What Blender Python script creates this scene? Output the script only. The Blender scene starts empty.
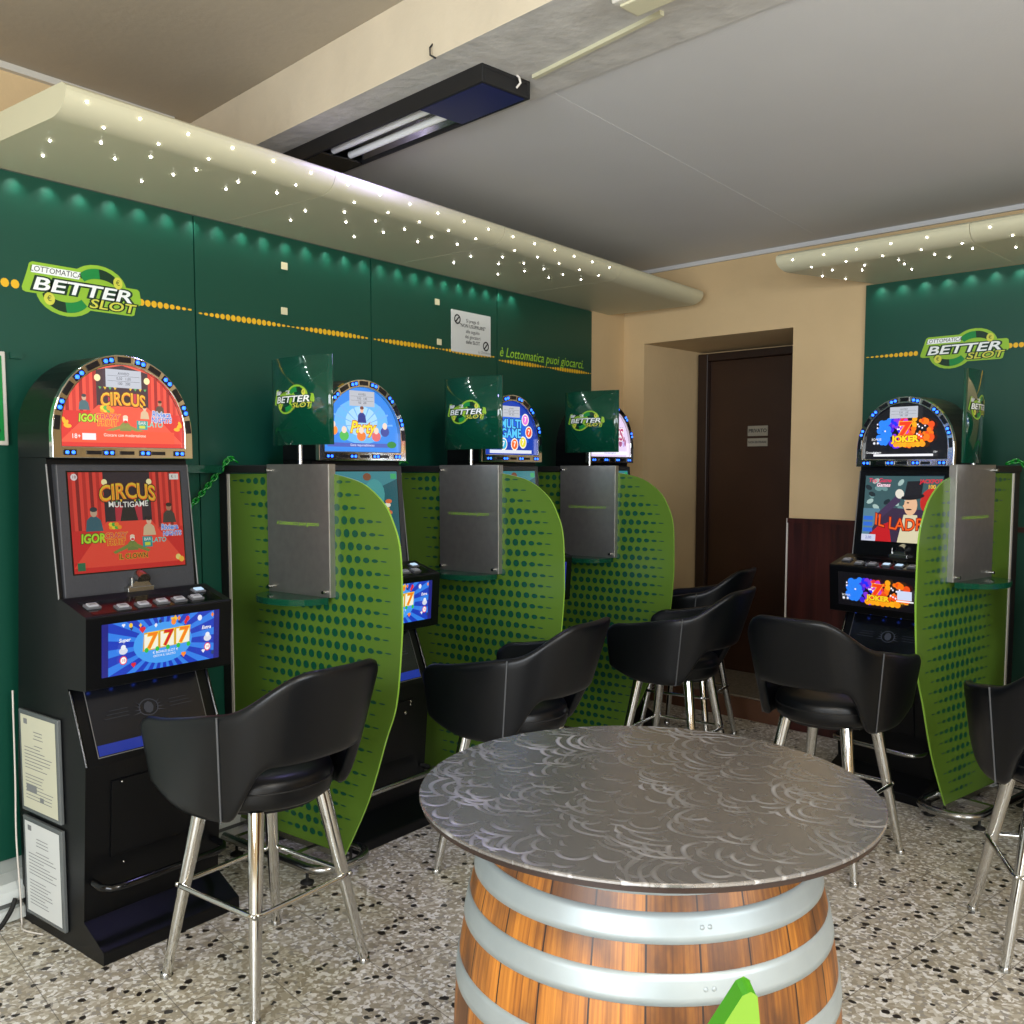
import bpy, math, random
from mathutils import Matrix, Vector
random.seed(7)
PI = math.pi
col = bpy.context.scene.collection
RR = math.radians(-6.45)          # the right-hand wall is not square to the left-hand wall

# ------------------------------------------------------------------ helpers
def link(o, parent=None):
    col.objects.link(o)
    if parent is not None:
        o.parent = parent
    return o

def tag(o, label=None, cat=None, group=None, kind=None):
    if label: o['label'] = label
    if cat: o['category'] = cat
    if group: o['group'] = group
    if kind: o['kind'] = kind
    return o

def thing(name, label, cat, loc=(0, 0, 0), rz=0.0, group=None):
    o = bpy.data.objects.new(name, None)
    o.empty_display_size = 0.1
    o.location = loc
    o.rotation_euler = (0, 0, rz)
    link(o)
    return tag(o, label, cat, group)

def smooth01(t):
    t = max(0.0, min(1.0, t))
    return t * t * (3 - 2 * t)

class MB:
    """collects shapes into one mesh"""
    def __init__(s):
        s.v = []; s.f = []; s.m = []; s.sm = []; s.mats = []
    def mi(s, mat):
        if mat not in s.mats: s.mats.append(mat)
        return s.mats.index(mat)
    def add(s, vs, fs, mat, smooth=False):
        b = len(s.v); k = s.mi(mat)
        s.v.extend([tuple(p) for p in vs])
        for f in fs:
            s.f.append([b + i for i in f]); s.m.append(k); s.sm.append(smooth)
    def box(s, a, b, mat, M=None):
        x0, y0, z0 = a; x1, y1, z1 = b
        vs = [Vector(p) for p in ((x0,y0,z0),(x1,y0,z0),(x1,y1,z0),(x0,y1,z0),(x0,y0,z1),(x1,y0,z1),(x1,y1,z1),(x0,y1,z1))]
        if M is not None: vs = [M @ p for p in vs]
        s.add(vs, [(0,3,2,1),(4,5,6,7),(0,1,5,4),(1,2,6,5),(2,3,7,6),(3,0,4,7)], mat)
    def prism(s, poly, axis, a, b, mat, capmat=None):
        """poly: list of 2D points; axis x: points are (y,z); y: (x,z); z: (x,y)"""
        def P(p, t):
            if axis == 'x': return (t, p[0], p[1])
            if axis == 'y': return (p[0], t, p[1])
            return (p[0], p[1], t)
        n = len(poly)
        vs = [P(p, a) for p in poly] + [P(p, b) for p in poly]
        area = sum(poly[i][0] * poly[(i+1) % n][1] - poly[(i+1) % n][0] * poly[i][1] for i in range(n))
        flip = (area > 0)
        if axis == 'y': flip = not flip
        if b < a: flip = not flip
        side = []; caps = []
        for i in range(n):
            j = (i + 1) % n
            q = (i, j, n + j, n + i)
            side.append(q if flip else q[::-1])
        c0 = tuple(range(n)); c1 = tuple(range(n, 2 * n))
        caps = [c0[::-1], c1] if flip else [c0, c1[::-1]]
        s.add(vs, side, mat)
        s.add(vs, caps, capmat or mat)
    def tube(s, pts, r, mat, n=10, closed=False, cap=True):
        pts = [Vector(p) for p in pts]
        m = len(pts)
        rs = r if isinstance(r, (list, tuple)) else [r] * m
        vs = []; up = None
        for i, p in enumerate(pts):
            if closed: d = pts[(i+1) % m] - pts[i-1]
            else: d = pts[min(i+1, m-1)] - pts[max(i-1, 0)]
            d.normalize()
            if up is None:
                up = Vector((0, 0, 1)) if abs(d.z) < 0.9 else Vector((1, 0, 0))
            e = d.cross(up)
            if e.length < 1e-5: e = d.cross(Vector((0.3, 1, 0.2)))
            e.normalize(); g = e.cross(d).normalized(); up = g
            for k in range(n):
                t = 2 * PI * k / n
                vs.append(p + rs[i] * (math.cos(t) * e + math.sin(t) * g))
        fs = []
        for i in range(m if closed else m - 1):
            j = (i + 1) % m
            for k in range(n):
                l = (k + 1) % n
                fs.append((i*n+k, i*n+l, j*n+l, j*n+k))
        s.add(vs, fs, mat, True)
        if cap and not closed:
            s.add(vs, [tuple(range(n))[::-1], tuple((m-1)*n + k for k in range(n))], mat)
    def lathe(s, prof, mat, c=(0, 0, 0), n=32, smooth=True):
        """prof: (r,z) from bottom to top"""
        vs = []
        for r, z in prof:
            for k in range(n):
                t = 2 * PI * k / n
                vs.append((c[0] + r * math.cos(t), c[1] + r * math.sin(t), c[2] + z))
        fs = []
        for i in range(len(prof) - 1):
            for k in range(n):
                l = (k + 1) % n
                fs.append((i*n+k, i*n+l, (i+1)*n+l, (i+1)*n+k))
        s.add(vs, fs, mat, smooth)
        s.add(vs, [tuple(range(n))[::-1], tuple((len(prof)-1)*n + k for k in range(n))], mat)
    def ball(s, c, r, mat, n=10, sc=(1, 1, 1)):
        prof = [(math.cos(-PI/2 + PI*i/(n//2+1)), math.sin(-PI/2 + PI*i/(n//2+1))) for i in range(1, n//2+1)]
        vs = []; 
        for a, z in prof:
            for k in range(n):
                t = 2*PI*k/n
                vs.append((c[0]+r*sc[0]*a*math.cos(t), c[1]+r*sc[1]*a*math.sin(t), c[2]+r*sc[2]*z))
        fs = []
        for i in range(len(prof)-1):
            for k in range(n):
                l = (k+1) % n
                fs.append((i*n+k, i*n+l, (i+1)*n+l, (i+1)*n+k))
        s.add(vs, fs, mat, True)
        s.add(vs, [tuple(range(n))[::-1], tuple((len(prof)-1)*n+k for k in range(n))], mat, True)
    def mesh(s, name):
        me = bpy.data.meshes.new(name)
        me.from_pydata(s.v, [], s.f)
        for m in s.mats: me.materials.append(m)
        me.polygons.foreach_set('material_index', s.m)
        me.polygons.foreach_set('use_smooth', s.sm)
        me.update()
        return me
    def build(s, name, parent=None, bevel=0, seg=2, subsurf=0, weld=False):
        o = bpy.data.objects.new(name, s.mesh(name))
        link(o, parent)
        if weld:
            w = o.modifiers.new('weld', 'WELD'); w.merge_threshold = 0.0001
        if bevel:
            b = o.modifiers.new('bevel', 'BEVEL'); b.width = bevel; b.segments = seg
            b.limit_method = 'ANGLE'; b.angle_limit = math.radians(35)
        if subsurf:
            q = o.modifiers.new('subsurf', 'SUBSURF'); q.levels = subsurf; q.render_levels = subsurf
        return o

def dup(o, loc=None, rz=None, label=None, parent=None, name=None):
    c = o.copy()
    link(c, parent)
    if loc is not None: c.location = loc
    if rz is not None: c.rotation_euler = (0, 0, rz)
    if label: c['label'] = label
    for ch in list(o.children):
        dup(ch, parent=c)
    return c

# ------------------------------------------------------------------ materials
def new_mat(name):
    m = bpy.data.materials.new(name); m.use_nodes = True
    return m, m.node_tree.nodes, m.node_tree.links, m.node_tree.nodes['Principled BSDF']

def lin(c):
    return tuple(((x/255.0)/12.92 if x/255.0 <= 0.04045 else ((x/255.0+0.055)/1.055)**2.4) for x in c)

def mat(name, rgb, rough=0.5, metal=0.0, spec=0.5, coat=0.0, trans=0.0, noise=0.0, nscale=8.0, bump=0.0, bscale=60.0, srgb=True):
    m, N, L, P = new_mat(name)
    c = lin(rgb) if srgb else rgb
    P.inputs['Base Color'].default_value = (*c, 1)
    P.inputs['Roughness'].default_value = rough
    P.inputs['Metallic'].default_value = metal
    P.inputs['Specular IOR Level'].default_value = spec
    P.inputs['Coat Weight'].default_value = coat
    P.inputs['Transmission Weight'].default_value = trans
    tc = None
    if noise or bump:
        tc = N.new('ShaderNodeTexCoord')
    if noise:
        nt = N.new('ShaderNodeTexNoise'); nt.inputs['Scale'].default_value = nscale; nt.inputs['Detail'].default_value = 4
        L.new(tc.outputs['Object'], nt.inputs['Vector'])
        r = N.new('ShaderNodeValToRGB')
        r.color_ramp.elements[0].position = 0.3; r.color_ramp.elements[1].position = 0.7
        r.color_ramp.elements[0].color = (*[x*(1-noise) for x in c], 1)
        r.color_ramp.elements[1].color = (*[min(1, x*(1+noise)) for x in c], 1)
        L.new(nt.outputs['Fac'], r.inputs['Fac']); L.new(r.outputs['Color'], P.inputs['Base Color'])
    if bump:
        nb = N.new('ShaderNodeTexNoise'); nb.inputs['Scale'].default_value = bscale; nb.inputs['Detail'].default_value = 3
        L.new(tc.outputs['Object'], nb.inputs['Vector'])
        b = N.new('ShaderNodeBump'); b.inputs['Strength'].default_value = bump; b.inputs['Distance'].default_value = 0.01
        L.new(nb.outputs['Fac'], b.inputs['Height']); L.new(b.outputs['Normal'], P.inputs['Normal'])
    return m

_em = {}
def em(rgb, k=1.0):
    """self-luminous colour of a screen or lamp (sRGB 0-255)"""
    key = (tuple(rgb), k)
    if key not in _em:
        m, N, L, P = new_mat('screen_%d_%d_%d' % tuple(rgb))
        c = lin(rgb)
        P.inputs['Base Color'].default_value = (0.01, 0.01, 0.01, 1)
        P.inputs['Roughness'].default_value = 0.25
        P.inputs['Emission Color'].default_value = (*c, 1)
        P.inputs['Emission Strength'].default_value = k
        _em[key] = m
    return _em[key]

M = {}
M['green_wall'] = mat('green_laminate', (8, 68, 52), 0.4, noise=0.03, nscale=1.5)
M['green_wall_dark'] = M['green_wall']
M['seam'] = mat('panel_seam', (12, 52, 38), 0.5)
M['yellow'] = mat('print_yellow', (226, 176, 30), 0.45)
M['lime_txt'] = mat('print_lime', (150, 200, 50), 0.45)
M['lime'] = mat('logo_lime', (142, 186, 52), 0.4)
M['logo_dark'] = mat('logo_dark_green', (12, 50, 30), 0.4)
M['logo_mid'] = mat('logo_mid_green', (20, 130, 60), 0.4)
M['logo_white'] = mat('logo_white', (235, 240, 238), 0.4)
M['logo_gold'] = mat('logo_gold', (205, 205, 75), 0.4)
M['cream'] = mat('cream_plaster', (205, 178, 134), 0.75, noise=0.04, nscale=3, bump=0.15, bscale=25)
M['ceiling'] = mat('ceiling_paint', (200, 200, 199), 0.8, noise=0.02, nscale=2, bump=0.08, bscale=120)
M['ceiling_old'] = mat('ceiling_left_paint', (168, 158, 140), 0.8, noise=0.05, nscale=2, bump=0.1, bscale=40)
M['beam'] = mat('beam_plaster', (206, 194, 170), 0.75, noise=0.05, nscale=4, bump=0.3, bscale=14)
M['trim'] = mat('light_trim', (196, 192, 180), 0.6)
M['canopy'] = mat('canopy_cream', (198, 194, 164), 0.45)
M['grey_wall'] = mat('grey_wall_paint', (150, 156, 150), 0.6, noise=0.04)
M['trunk'] = mat('white_trunking', (206, 212, 210), 0.4)
M['trunk_dark'] = mat('grey_trunking_slot', (92, 94, 92), 0.5)
M['black'] = mat('black_cabinet_paint', (5, 6, 8), 0.34, spec=0.28, bump=0.05, bscale=300)
M['black_gloss'] = mat('black_gloss', (10, 11, 13), 0.12)
M['black_matt'] = mat('black_matt', (14, 14, 15), 0.6)
M['bezel'] = mat('speckled_grey_bezel', (50, 51, 55), 0.5, noise=0.25, nscale=400)
M['chrome'] = mat('chrome', (214, 214, 210), 0.09, 1.0)
M['chrome_soft'] = mat('worn_chrome', (176, 176, 172), 0.24, 1.0)
M['steel'] = mat('brushed_steel', (166, 164, 158), 0.36, 0.85, noise=0.06, nscale=30)
M['leather'] = mat('black_leatherette', (7, 9, 12), 0.34, spec=0.38, bump=0.06, bscale=350)
M['piping'] = mat('seam_piping', (82, 84, 86), 0.4)  # stool seam piping, its pale grey stands in for the highlight along the ridge
M['rubber'] = mat('black_rubber', (12, 12, 12), 0.7)
M['paper'] = mat('paper', (204, 206, 202), 0.7)
M['paper2'] = mat('cream_paper', (196, 194, 170), 0.7)
M['ink'] = mat('ink', (30, 30, 32), 0.7)
M['ink_grey'] = mat('grey_ink', (120, 122, 122), 0.7)
M['door'] = mat('dark_brown_door', (50, 29, 15), 0.42, noise=0.1, nscale=5)
M['door_frame'] = mat('dark_door_frame', (40, 24, 16), 0.42)
M['plate'] = mat('door_plate', (140, 134, 118), 0.5)
M['brown_step'] = mat('brown_step', (96, 62, 42), 0.6)
M['granite'] = mat('granite_step', (120, 112, 98), 0.6, noise=0.3, nscale=60)
M['white_pipe'] = mat('white_pipe', (206, 200, 190), 0.5)
M['hoop'] = mat('galvanised_hoop', (160, 168, 168), 0.45, 0.4, noise=0.06, nscale=14)
M['lime_plastic'] = mat('lime_plastic', (104, 142, 36), 0.4)
M['lime_edge'] = mat('lime_plastic_edge', (66, 146, 16), 0.4)
M['tab'] = mat('yellowed_tape', (216, 208, 170), 0.6)
M['led_glass'] = mat('marquee_dark_insert', (20, 22, 28), 0.15)
M['white'] = mat('white_plastic', (220, 222, 222), 0.4)
M['button'] = mat('grey_button', (96, 97, 100), 0.3)
M['button2'] = mat('silver_button_top', (170, 172, 176), 0.35)
M['edge_grey'] = mat('dull_metal_edge', (120, 120, 118), 0.5, 0.5)
M['cover_glow'] = mat('blue_lit_cover', (18, 24, 84), 0.3)  # blue LED light on the dark lamp cover, put into its base colour
M['beam_under'] = mat('beam_underside_plaster', (186, 184, 178), 0.75, noise=0.1, nscale=9, bump=0.4, bscale=18)
M['chain'] = mat('green_plastic_chain', (10, 120, 34), 0.25)
M['outer'] = mat('glass_edge_mint', (120, 190, 120), 0.2)

def glassy(name, rgb, rough=0.05, alpha_like=0.5):
    m, N, L, P = new_mat(name)
    P.inputs['Base Color'].default_value = (*lin(rgb), 1)
    P.inputs['Roughness'].default_value = rough
    P.inputs['Transmission Weight'].default_value = alpha_like
    P.inputs['IOR'].default_value = 1.3
    return m
M['shelf_glass'] = glassy('green_shelf_glass', (26, 92, 66), 0.1, 0.5)
M['acrylic'] = mat('green_acrylic_sign', (10, 66, 48), 0.07, coat=0.5)
M['frame_clear'] = mat('clear_frame_plastic', (96, 100, 100), 0.2)

# translucent printed lime glass: light passes through the film
def panel_glass():
    m, N, L, P = new_mat('lime_printed_glass')
    P.inputs['Base Color'].default_value = (*lin((108, 142, 54)), 1)
    P.inputs['Roughness'].default_value = 0.22
    tr = N.new('ShaderNodeBsdfTranslucent'); tr.inputs['Color'].default_value = (*lin((118, 168, 44)), 1)
    mx = N.new('ShaderNodeMixShader'); mx.inputs['Fac'].default_value = 0.4
    out = N['Material Output']
    L.new(P.outputs[0], mx.inputs[1]); L.new(tr.outputs[0], mx.inputs[2]); L.new(mx.outputs[0], out.inputs['Surface'])
    return m
M['lime_glass'] = panel_glass()
M['lime_glass_edge'] = mat('lime_glass_edge', (140, 186, 66), 0.2)
M['dot'] = mat('dark_green_dot', (12, 74, 50), 0.3)

def floor_mat():
    m, N, L, P = new_mat('terrazzo_tiles')
    tc = N.new('ShaderNodeTexCoord')
    mp = N.new('ShaderNodeMapping'); mp.inputs['Rotation'].default_value = (0, 0, math.radians(11.4))
    L.new(tc.outputs['Object'], mp.inputs['Vector'])
    def ramp(src, stops):
        r = N.new('ShaderNodeValToRGB'); r.color_ramp.interpolation = 'CONSTANT'
        e = r.color_ramp.elements
        e[0].position = stops[0][0]; e[0].color = (*stops[0][1], 1)
        e[1].position = stops[1][0]; e[1].color = (*stops[1][1], 1)
        for p, c in stops[2:]:
            x = e.new(p); x.color = (*c, 1)
        L.new(src, r.inputs['Fac']); return r
    # warp so that chips are irregular
    nz = N.new('ShaderNodeTexNoise'); nz.inputs['Scale'].default_value = 40; nz.inputs['Detail'].default_value = 2
    L.new(mp.outputs[0], nz.inputs['Vector'])
    va = N.new('ShaderNodeVectorMath'); va.operation = 'MULTIPLY_ADD'
    va.inputs[1].default_value = (0.02, 0.02, 0.0)
    L.new(nz.outputs['Color'], va.inputs[0]); L.new(mp.outputs[0], va.inputs[2])
    v1 = N.new('ShaderNodeTexVoronoi'); v1.inputs['Scale'].default_value = 86
    L.new(va.outputs[0], v1.inputs['Vector'])
    sp = N.new('ShaderNodeSeparateColor'); L.new(v1.outputs['Color'], sp.inputs[0])
    base = ramp(sp.outputs[0], [(0.0, lin((168, 158, 138))), (0.3, lin((190, 181, 162))), (0.52, lin((212, 206, 192))), (0.7, lin((160, 154, 144))), (0.8, lin((238, 235, 228)))])
    v2 = N.new('ShaderNodeTexVoronoi'); v2.inputs['Scale'].default_value = 36
    L.new(va.outputs[0], v2.inputs['Vector'])
    sp2 = N.new('ShaderNodeSeparateColor'); L.new(v2.outputs['Color'], sp2.inputs[0])
    lt = N.new('ShaderNodeMath'); lt.operation = 'LESS_THAN'; lt.inputs[1].default_value = 0.15
    L.new(sp2.outputs[1], lt.inputs[0])
    ld = N.new('ShaderNodeMath'); ld.operation = 'LESS_THAN'; ld.inputs[1].default_value = 0.45
    L.new(v2.outputs['Distance'], ld.inputs[0])
    mu = N.new('ShaderNodeMath'); mu.operation = 'MULTIPLY'; L.new(lt.outputs[0], mu.inputs[0]); L.new(ld.outputs[0], mu.inputs[1])
    mx = N.new('ShaderNodeMix'); mx.data_type = 'RGBA'
    mx.inputs[7].default_value = (*lin((44, 38, 34)), 1)
    L.new(mu.outputs[0], mx.inputs[0]); L.new(base.outputs[0], mx.inputs[6])
    # joints
    sx = N.new('ShaderNodeSeparateXYZ'); L.new(mp.outputs[0], sx.inputs[0])
    def joint(sock, pitch, off):
        a = N.new('ShaderNodeMath'); a.operation = 'SUBTRACT'; a.inputs[1].default_value = off; L.new(sock, a.inputs[0])
        b = N.new('ShaderNodeMath'); b.operation = 'PINGPONG'; b.inputs[1].default_value = pitch/2; L.new(a.outputs[0], b.inputs[0])
        c = N.new('ShaderNodeMath'); c.operation = 'LESS_THAN'; c.inputs[1].default_value = 0.0016; L.new(b.outputs[0], c.inputs[0])
        return c
    j1 = joint(sx.outputs[0], 0.25, -1.626); j2 = joint(sx.outputs[1], 0.279, 0.718)
    jm = N.new('ShaderNodeMath'); jm.operation = 'MAXIMUM'; L.new(j1.outputs[0], jm.inputs[0]); L.new(j2.outputs[0], jm.inputs[1])
    js = N.new('ShaderNodeMath'); js.operation = 'MULTIPLY'; js.inputs[1].default_value = 0.6; L.new(jm.outputs[0], js.inputs[0])
    m2 = N.new('ShaderNodeMix'); m2.data_type = 'RGBA'; m2.inputs[7].default_value = (*lin((70, 62, 54)), 1)
    L.new(js.outputs[0], m2.inputs[0]); L.new(mx.outputs[2], m2.inputs[6])
    L.new(m2.outputs[2], P.inputs['Base Color'])
    P.inputs['Roughness'].default_value = 0.4
    return m
M['floor'] = floor_mat()

def wood_barrel():
    m, N, L, P = new_mat('oak_barrel_wood')
    tc = N.new('ShaderNodeTexCoord')
    sx = N.new('ShaderNodeSeparateXYZ'); L.new(tc.outputs['Object'], sx.inputs[0])
    at = N.new('ShaderNodeMath'); at.operation = 'ARCTAN2'; L.new(sx.outputs[1], at.inputs[0]); L.new(sx.outputs[0], at.inputs[1])
    sc = N.new('ShaderNodeMath'); sc.operation = 'MULTIPLY'; sc.inputs[1].default_value = 24/(2*PI); L.new(at.outputs[0], sc.inputs[0])
    fl = N.new('ShaderNodeMath'); fl.operation = 'FLOOR'; L.new(sc.outputs[0], fl.inputs[0])
    fr = N.new('ShaderNodeMath'); fr.operation = 'PINGPONG'; fr.inputs[1].default_value = 0.5; L.new(sc.outputs[0], fr.inputs[0])
    gap = N.new('ShaderNodeMath'); gap.operation = 'LESS_THAN'; gap.inputs[1].default_value = 0.018; L.new(fr.outputs[0], gap.inputs[0])
    wn = N.new('ShaderNodeTexWhiteNoise'); wn.noise_dimensions = '1D'; L.new(fl.outputs[0], wn.inputs['W'])
    cb = N.new('ShaderNodeCombineXYZ')
    L.new(sc.outputs[0], cb.inputs[0]); L.new(wn.outputs['Value'], cb.inputs[1]); L.new(sx.outputs[2], cb.inputs[2])
    mp = N.new('ShaderNodeMapping'); mp.inputs['Scale'].default_value = (9, 9, 1.6); L.new(cb.outputs[0], mp.inputs[0])
    nz = N.new('ShaderNodeTexNoise'); nz.inputs['Scale'].default_value = 1.6; nz.inputs['Detail'].default_value = 6; nz.inputs['Roughness'].default_value = 0.65
    L.new(mp.outputs[0], nz.inputs['Vector'])
    r = N.new('ShaderNodeValToRGB'); e = r.color_ramp.elements
    e[0].position = 0.3; e[0].color = (*lin((96, 54, 22)), 1); e[1].position = 0.72; e[1].color = (*lin((206, 134, 46)), 1)
    x = e.new(0.45); x.color = (*lin((160, 96, 32)), 1)
    L.new(nz.outputs['Fac'], r.inputs['Fac'])
    hv = N.new('ShaderNodeHueSaturation'); L.new(r.outputs[0], hv.inputs['Color'])
    mr = N.new('ShaderNodeMapRange'); mr.inputs[3].default_value = 0.62; mr.inputs[4].default_value = 1.15
    L.new(wn.outputs['Value'], mr.inputs[0]); L.new(mr.outputs[0], hv.inputs['Value'])
    # dark weather stains
    n2 = N.new('ShaderNodeTexNoise'); n2.inputs['Scale'].default_value = 5; n2.inputs['Detail'].default_value = 5
    m3 = N.new('ShaderNodeMapping'); m3.inputs['Scale'].default_value = (2.2, 2.2, 0.7); L.new(tc.outputs['Object'], m3.inputs[0]); L.new(m3.outputs[0], n2.inputs['Vector'])
    r2 = N.new('ShaderNodeValToRGB'); r2.color_ramp.elements[0].position = 0.44; r2.color_ramp.elements[1].position = 0.62
    L.new(n2.outputs['Fac'], r2.inputs['Fac'])
    mm = N.new('ShaderNodeMath'); mm.operation = 'MULTIPLY'; mm.inputs[1].default_value = 0.85; L.new(r2.outputs[0], mm.inputs[0])
    mx = N.new('ShaderNodeMix'); mx.data_type = 'RGBA'; mx.inputs[7].default_value = (*lin((70, 40, 20)), 1)
    L.new(mm.outputs[0], mx.inputs[0]); L.new(hv.outputs[0], mx.inputs[6])
    mg = N.new('ShaderNodeMix'); mg.data_type = 'RGBA'; mg.inputs[7].default_value = (*lin((40, 22, 12)), 1)
    L.new(gap.outputs[0], mg.inputs[0]); L.new(mx.outputs[2], mg.inputs[6])
    L.new(mg.outputs[2], P.inputs['Base Color'])
    P.inputs['Roughness'].default_value = 0.42
    return m
M['barrel'] = wood_barrel()

def wainscot():
    m, N, L, P = new_mat('dark_red_wood_boards')
    tc = N.new('ShaderNodeTexCoord')
    mp = N.new('ShaderNodeMapping'); mp.inputs['Scale'].default_value = (14, 14, 0.8); L.new(tc.outputs['Object'], mp.inputs[0])
    nz = N.new('ShaderNodeTexNoise'); nz.inputs['Scale'].default_value = 2; nz.inputs['Detail'].default_value = 5; L.new(mp.outputs[0], nz.inputs['Vector'])
    r = N.new('ShaderNodeValToRGB'); r.color_ramp.elements[0].position = 0.3; r.color_ramp.elements[1].position = 0.75
    r.color_ramp.elements[0].color = (*lin((38, 15, 13)), 1); r.color_ramp.elements[1].color = (*lin((74, 32, 25)), 1)
    L.new(nz.outputs['Fac'], r.inputs['Fac']); L.new(r.outputs[0], P.inputs['Base Color'])
    P.inputs['Roughness'].default_value = 0.35
    return m
M['wainscot'] = wainscot()

def swirl_metal():
    m, N, L, P = new_mat('swirled_aluminium')
    tc = N.new('ShaderNodeTexCoord')
    nw = N.new('ShaderNodeTexNoise'); nw.inputs['Scale'].default_value = 4; L.new(tc.outputs['Object'], nw.inputs['Vector'])
    va = N.new('ShaderNodeVectorMath'); va.operation = 'MULTIPLY_ADD'; va.inputs[1].default_value = (0.05, 0.05, 0)
    L.new(nw.outputs['Color'], va.inputs[0]); L.new(tc.outputs['Object'], va.inputs[2])
    outs = []
    for sc, fq, off, ang in ((11.0, 26.0, 0.0, 4.4), (15.0, 20.0, 3.3, 4.9), (8.0, 34.0, 7.7, 4.0)):
        mp = N.new('ShaderNodeMapping'); mp.inputs['Location'].default_value = (off, off*0.7, 0); L.new(va.outputs[0], mp.inputs[0])
        v = N.new('ShaderNodeTexVoronoi'); v.inputs['Scale'].default_value = sc; v.voronoi_dimensions = '2D'
        L.new(mp.outputs[0], v.inputs['Vector'])
        sb = N.new('ShaderNodeVectorMath'); sb.operation = 'SUBTRACT'; L.new(mp.outputs[0], sb.inputs[0]); L.new(v.outputs['Position'], sb.inputs[1])
        cz = N.new('ShaderNodeVectorMath'); cz.operation = 'MULTIPLY'; cz.inputs[1].default_value = (1, 1, 0); L.new(sb.outputs[0], cz.inputs[0])
        nm = N.new('ShaderNodeVectorMath'); nm.operation = 'NORMALIZE'; L.new(cz.outputs[0], nm.inputs[0])
        dt = N.new('ShaderNodeVectorMath'); dt.operation = 'DOT_PRODUCT'; dt.inputs[1].default_value = (math.cos(ang), math.sin(ang), 0); L.new(nm.outputs[0], dt.inputs[0])
        am = N.new('ShaderNodeMapRange'); am.interpolation_type = 'SMOOTHSTEP'; am.inputs[1].default_value = -0.2; am.inputs[2].default_value = 0.9; L.new(dt.outputs['Value'], am.inputs[0])
        f_ = N.new('ShaderNodeMath'); f_.operation = 'MULTIPLY'; f_.inputs[1].default_value = fq; L.new(v.outputs['Distance'], f_.inputs[0])
        q = N.new('ShaderNodeMath'); q.operation = 'SINE'; L.new(f_.outputs[0], q.inputs[0])
        g = N.new('ShaderNodeMapRange'); g.inputs[1].default_value = 0.2; g.inputs[2].default_value = 1.0; L.new(q.outputs[0], g.inputs[0])
        near = N.new('ShaderNodeMapRange'); near.inputs[1].default_value = 0.18; near.inputs[2].default_value = 0.3; L.new(v.outputs['Distance'], near.inputs[0])
        x1 = N.new('ShaderNodeMath'); x1.operation = 'MULTIPLY'; L.new(am.outputs[0], x1.inputs[0]); L.new(g.outputs[0], x1.inputs[1])
        x2 = N.new('ShaderNodeMath'); x2.operation = 'MULTIPLY'; L.new(x1.outputs[0], x2.inputs[0]); L.new(near.outputs[0], x2.inputs[1])
        n = N.new('ShaderNodeTexNoise'); n.inputs['Scale'].default_value = sc*0.8; n.inputs['Detail'].default_value = 2; L.new(mp.outputs[0], n.inputs['Vector'])
        k = N.new('ShaderNodeMapRange'); k.inputs[1].default_value = 0.38; k.inputs[2].default_value = 0.7; L.new(n.outputs['Fac'], k.inputs[0])
        x = N.new('ShaderNodeMath'); x.operation = 'MULTIPLY'; L.new(x2.outputs[0], x.inputs[0]); L.new(k.outputs[0], x.inputs[1])
        outs.append(x)
    a = N.new('ShaderNodeMath'); a.operation = 'MAXIMUM'; L.new(outs[0].outputs[0], a.inputs[0]); L.new(outs[1].outputs[0], a.inputs[1])
    b = N.new('ShaderNodeMath'); b.operation = 'MAXIMUM'; L.new(a.outputs[0], b.inputs[0]); L.new(outs[2].outputs[0], b.inputs[1])
    cr = N.new('ShaderNodeMix'); cr.data_type = 'RGBA'
    cr.inputs[6].default_value = (*lin((164, 162, 162)), 1); cr.inputs[7].default_value = (*lin((226, 226, 228)), 1)
    L.new(b.outputs[0], cr.inputs[0]); L.new(cr.outputs[2], P.inputs['Base Color'])
    P.inputs['Metallic'].default_value = 0.85
    rr = N.new('ShaderNodeMapRange'); rr.inputs[3].default_value = 0.26; rr.inputs[4].default_value = 0.5
    L.new(b.outputs[0], rr.inputs[0]); L.new(rr.outputs[0], P.inputs['Roughness'])
    bp = N.new('ShaderNodeBump'); bp.inputs['Strength'].default_value = 0.25; bp.inputs['Distance'].default_value = 0.002
    L.new(b.outputs[0], bp.inputs['Height']); L.new(bp.outputs[0], P.inputs['Normal'])
    return m
M['swirl'] = swirl_metal()

# ------------------------------------------------------------------ 2D artwork on surfaces
_txt = {}
def text2d(body, size=1.0, shear=0.0, offset=0.0, sx=1.0):
    key = (body, shear, offset)
    if key not in _txt:
        cu = bpy.data.curves.new('t', 'FONT'); cu.body = body; cu.size = 1.0
        cu.align_x = 'CENTER'; cu.align_y = 'CENTER'; cu.shear = shear; cu.offset = offset
        cu.resolution_u = 3; cu.fill_mode = 'FRONT'
        o = bpy.data.objects.new('t', cu)
        me = o.to_mesh()
        vs = [tuple(v.co[:2]) for v in me.vertices]
        fs = [tuple(p.vertices) for p in me.polygons]
        o.to_mesh_clear(); bpy.data.objects.remove(o); bpy.data.curves.remove(cu)
        _txt[key] = (vs, fs)
    vs, fs = _txt[key]
    return [(x*size*sx, y*size) for x, y in vs], fs

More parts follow.
